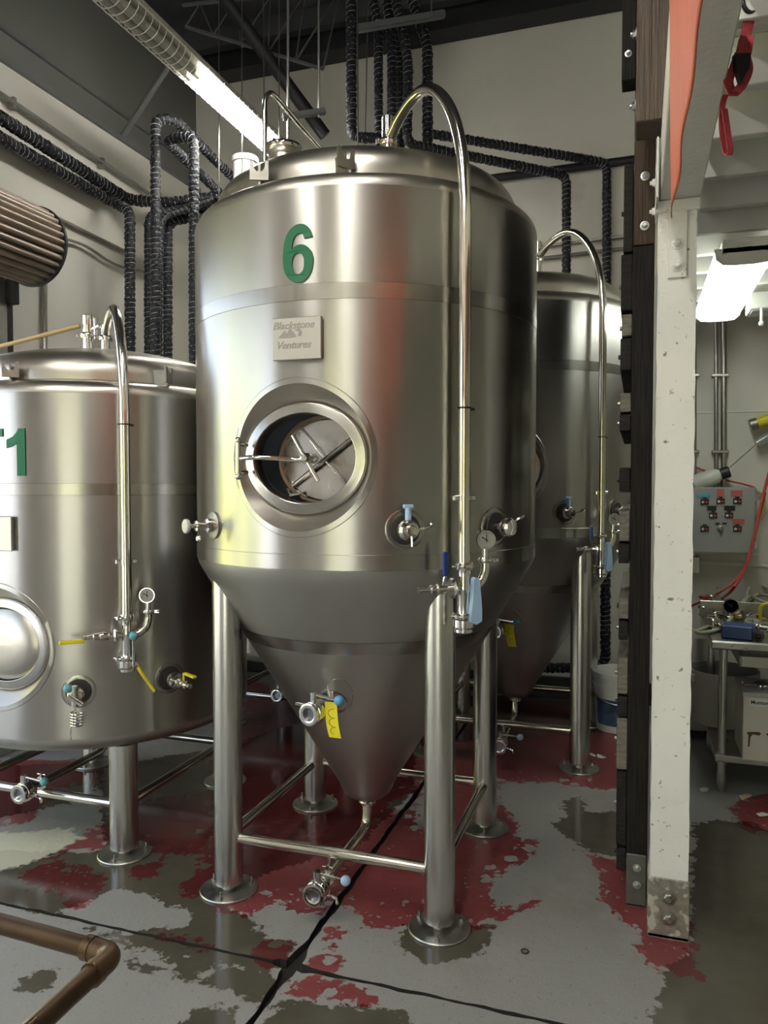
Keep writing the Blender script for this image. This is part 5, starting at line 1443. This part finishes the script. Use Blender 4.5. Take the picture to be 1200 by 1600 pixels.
# red air line from the upper right down to the table
rp_ = [wallp(1215, 690, 0.25), wallp(1196, 760, 0.35), wallp(1180, 830, 0.5), wallp(1165, 885, 0.7), wallp(1145, 920, 0.9), tp(1128, 945, 0.03)]
hose(rp_, 0.009, 'hose_red', 'red air hose hanging down past the control panel to the table')
hose([wallp(1196, 770, 0.3), wallp(1178, 840, 0.45), wallp(1160, 893, 0.6), wallp(1130, 922, 0.7), wallp(1070, 952, 0.6)], 0.007, 'hose_red', 'second thinner red hose crossing low to the white post')
hose([wallp(1178, 765, 0.03), wallp(1192, 775, 0.05), wallp(1194, 795, 0.06), wallp(1188, 812, 0.05)], 0.010, 'hose_tan', 'pinkish cable looping out of the control panel side', 'cable', 'cable')
hose([wallp(1080, 727, 0.02), wallp(1100, 735, 0.03), wallp(1135, 750, 0.04), wallp(1160, 756, 0.04), wallp(1180, 762, 0.04)], 0.006, 'hose_red', 'thin red cable on the wall behind the clear jug', 'cable', 'cable')
# tools hung at the right edge
def wall_tube(name, pa, pb, r, m, label):
    A, B = wallp(*pa, 0.09), wallp(*pb, 0.09)
    o = empty(name, (A+B)/2, label, 'tube')
    local(o).tube([A, B], r, 18).build('tube', m, o)
    for t in (0.35, 0.8):
        p = A.lerp(B, t)
        local(o, T(*p)).box((-0.012, 0.0, -r-0.012), (0.012, 0.088, -r+0.002), 0.002).build('wall_hook', 'galvanised', o, 0)
    return o, A, B
o, A, B = wall_tube('sight_tube', (1183, 661), (1240, 642), 0.036, 'yellow_plastic', 'yellow tube with dark brass end hung on the wall at the right edge')
local(o).tube([A + (A-B).normalized()*0.045, A], 0.040, 18).build('end_fitting', 'steel_dull', o)
o, A, B = wall_tube('glass_tube', (1182, 694), (1240, 660), 0.036, 'glass_clear', 'pale glass tube slanting at the right edge below the yellow tube')
local(o).tube([A, wallp(1133, 737, 0.09)], 0.004, 6).build('pull_wire', 'conduit', o)
# under the table
SZ = 0.20
p = onz(1100, 1145, SZ); p2 = onz(1150, 1135, SZ)
bn = empty('plastic_bin', (onz(1128, 1128, SZ).x, onz(1128, 1128, SZ).y, SZ), 'large open grey-white plastic bin on the undershelf', 'bin')
MB().lathe([(0.0001, 0.0), (0.155, 0.0), (0.165, 0.01), (0.190, 0.26), (0.198, 0.262), (0.200, 0.285), (0.198, 0.32), (0.188, 0.32), (0.186, 0.28), (0.158, 0.02), (0.0001, 0.015)], 48).build('tub', 'bin_plastic', bn)
MB(RZ(-62) @ T(0, -0.196, 0.285)).box((-0.028, -0.016, -0.03), (0.028, 0.004, 0.012), 0.004).build('handle_clip', 'grey_plastic', bn, 0)
pc = onz(1160, 1187, SZ)
cx, cy = pc.x, pc.y
bxn = empty('carton', (cx+0.2, cy+0.15, SZ), 'white printed carton with rust stain on the undershelf', 'carton')
Mb = T(cx, cy, SZ); 
def BX(): return local(bxn, Mb)
BX().box((0, 0, 0), (0.44, 0.33, 0.335), 0.003).build('box', 'carton_white', bxn, 0)
BX().box((-0.004, -0.004, 0.325), (0.444, 0.334, 0.345), 0.003).build('lid', 'grey_plastic', bxn, 0)
vs, fs = text_mesh('Muntons', 0.026, 0.0006, 0.0003, 0.0, 'LEFT')
lb_ = BX().box((0.025, -0.0015, 0.280), (0.165, 0.001, 0.318)).build('print_label', 'label_white', bxn, 0)
local(bxn, T(cx+0.034, cy-0.002, SZ+0.299)).add([(x, -d, y) for x, y, d in vs], fs).build('lettering', 'print_black', lb_, 0)
BX().prism([(0.02, 0.145), (0.075, 0.15), (0.085, 0.142), (0.075, 0.132), (0.045, 0.135), (0.036, 0.12), (0.032, 0.07), (0.024, 0.07), (0.026, 0.13), (0.02, 0.135)], -0.0012, 0.0005).prism([(0.105, 0.145), (0.125, 0.15), (0.125, 0.125), (0.118, 0.13)], -0.0012, 0.0005).build('stain', 'rust_stain', bxn, 0)
o = empty('plastic_tub', (cx+0.26, cy+0.17, SZ+0.345), 'dark red lidded tub on the carton', 'tub')
MB().lathe([(0.0001, 0), (0.10, 0), (0.115, 0.10), (0.0001, 0.10)], 32).build('body', 'bin_plastic', o); MB(T(0, 0, 0.10)).lathe([(0.0001, 0), (0.125, 0), (0.128, 0.012), (0.12, 0.025), (0.0001, 0.028)], 32).build('lid', 'button_red', o)
o = empty('chrome_part', (cx+0.10, cy+0.14, SZ+0.345), 'crumpled chrome clamp lying on the carton lid', 'fitting')
clamp(MB(T(0, 0, 0.012) @ RX(6)), 0.030, 0.010).build('ring', 'steel_bright', o); MB().box((-0.09, -0.02, 0.0), (-0.02, 0.03, 0.02), 0.005).build('strip', 'steel_bright', o, 0)
o = empty('steel_tray', (tx0+0.42, ty0+0.40, 0.64), 'shallow battered tray slid under the table top', 'tray')
local(o).box((tx0+0.16, ty0+0.16, 0.64), (tx0+0.80, ty0+0.62, 0.655), 0.003).box((tx0+0.16, ty0+0.155, 0.64), (tx0+0.80, ty0+0.17, 0.70), 0.003).box((tx0+0.155, ty0+0.16, 0.64), (tx0+0.17, ty0+0.62, 0.70), 0.003).build('pan', 'table_steel', o, 0)
for x in (tx0+0.2, tx0+0.76):
    local(o).box((x-0.008, ty0+0.3, 0.65), (x+0.008, ty0+0.32, TZ-0.044)).build('hanger', 'galvanised', o, 0)
o = empty('white_drum', (tx0-0.02, 5.30, 0), 'squat white drum standing behind the post beside the table', 'drum')
MB().lathe([(0.0001, 0.06), (0.17, 0.06), (0.18, 0.08), (0.185, 0.62), (0.175, 0.64), (0.0001, 0.64)], 40).build('body', 'bin_plastic', o)
for a in (45, 135, 225, 315): MB(RZ(a) @ T(0.13, 0, 0)).cyl((0, 0, 0), (0, 0, 0.07), 0.02, 10).build('caster', 'black_plastic', o)

# ------------------------------------------------------------------ pail by the back wall, capped white pipe, hoses
pp = onz(966, 1138, 0)
pa = empty('pail', (pp.x, pp.y, 0), 'white plastic pail with printed label standing by the back wall', 'pail')
MB().lathe([(0.0001, 0), (0.135, 0), (0.14, 0.006), (0.158, 0.30), (0.166, 0.302), (0.166, 0.312), (0.159, 0.314), (0.160, 0.335), (0.168, 0.337), (0.168, 0.347), (0.161, 0.349), (0.162, 0.365)], 48).build('body', 'white_plastic', pa)
MB(T(0, 0, 0.362)).lathe([(0.160, 0), (0.172, 0), (0.173, 0.022), (0.165, 0.026), (0.150, 0.018), (0.0001, 0.018)], 48).build('lid', 'white_plastic', pa)
vs = []; fs = []
for i in range(25):
    a = R(-150 + 5*i)
    for z in (0.05, 0.22):
        r_ = 0.1405 + 0.018*z/0.30 + 0.0015; vs.append((r_*math.cos(a), r_*math.sin(a), z))
for i in range(24): fs.append((2*i, 2*i+2, 2*i+3, 2*i+1))
MB().add(vs, fs).build('print', 'bucket_label', pa, 60)
MB().tube([(0.172*math.cos(R(a)), 0.172*math.sin(R(a)), 0.30 - 0.10*math.sin(R((a+180)*1.0))) for a in range(-180, 1, 12)], 0.003, 6).build('bail', 'galvanised', pa)
wv = atd(383, 268, 5.15); base_z = 2.16
o = empty('white_pipe', (wv.x, wv.y, base_z), 'capped white plastic pipe rising behind the number six tank', 'pipe')
zt_ = atd(383, 247, 5.15).z
local(o).cyl((wv.x, wv.y, base_z), (wv.x, wv.y, zt_-0.03), 0.078, 32).build('pipe', 'white_plastic', o)
MB(T(0, 0, zt_-0.035-base_z)).lathe([(0.078, 0), (0.088, 0), (0.088, 0.03), (0.082, 0.037), (0.0001, 0.037)], 32).build('cap', 'white_plastic', o)
q = tank1.location + Vector((0, 0, 0))
hose([atd(-60, 553, 3.75), atd(0, 541, 3.7), atd(60, 526, 3.67), atd(125, 509, 3.65)], 0.0105, 'hose_tan', 'tan hose running from the left to the top of tank T1')

# ------------------------------------------------------------------ copper rail in the foreground
c0, c1, c2 = onz(-260, 1372, 0.68), onz(178, 1492, 0.68), onz(40, 1618, 0.68)
rail = empty('copper_rail', (c1.x, c1.y, 0), 'brown copper pipe rail with elbow in the lower left foreground', 'rail')
far = c1 + (c2-c1).normalized()*1.1; left = c1 + (c0-c1).normalized()*1.3
d1 = (c0-c1).normalized(); d2 = (c2-c1).normalized()
RR = 0.0195
local(rail).tube([left, c1 + d1*0.055], RR, 24).build('long_pipe', 'copper', rail)
local(rail).tube([far, c1 + d2*0.055], RR, 24).build('short_pipe', 'copper', rail)
local(rail).tube(fillet([c1 + d1*0.062, c1, c1 + d2*0.062], 0.034, 8), RR+0.0028, 24).build('elbow', 'copper_joint', rail)
for d in (d1, d2):
    local(rail).tube([c1 + d*0.050, c1 + d*0.068], RR+0.0045, 24).build('solder_collar', 'copper_joint', rail)
for e in (left, far):
    local(rail).tube([e, Vector((e.x, e.y, 0))], RR, 20).build('upright', 'copper', rail)

# ------------------------------------------------------------------ small litter on the floor
rnd = random.Random(5)
def scrap(px, py, s, label, m='paper'):
    p = onz(px, py, 0.0)
    k = 7; poly = [(s*(0.6+0.4*rnd.random())*math.cos(2*math.pi*i/k), s*0.5*(0.6+0.4*rnd.random())*math.sin(2*math.pi*i/k)) for i in range(k)]
    vs = [(x, y, 0.001 + 0.006*rnd.random()) for x, y in poly]; vs += [(x, y, z+0.0015) for x, y, z in vs]
    fs = [tuple(range(k-1, -1, -1)), tuple(range(k, 2*k))] + [(i, (i+1) % k, k+(i+1) % k, k+i) for i in range(k)]
    o = MB().add(vs, fs).build('litter_scrap', m, smooth=0); o.location = (p.x, p.y, 0); o.rotation_euler.z = rnd.uniform(0, 6)
    return tag(o, label, 'scrap')
scrap(1165, 1246, 0.06, 'tan scrap of card on the floor by the table leg')
scrap(1100, 1235, 0.045, 'pale crumpled scrap on the floor left of the table leg', 'paper_white')
scrap(1192, 1274, 0.05, 'white scrap on the floor at the right edge', 'paper_white')
scrap(940, 1184, 0.05, 'white paint flake on the floor before the back tank foot', 'paper_white')
scrap(925, 1180, 0.04, 'smaller pale flake beside the back tank foot', 'paper_white')
def ring_litter(px, py, r, label):
    p = onz(px, py, 0.004)
    o = MB().tube([(r*math.cos(a), r*math.sin(a), 0) for a in np.linspace(0, 2*math.pi, 20)[:-1]], 0.003, 6, closed=True).build('rubber_ring', 'dark_seal'); o.location = p
    return tag(o, label, 'ring')
ring_litter(536, 1357, 0.022, 'black rubber ring on the floor beside the tank outlet')
ring_litter(820, 1486, 0.012, 'tiny dark washer lying on the bare concrete')
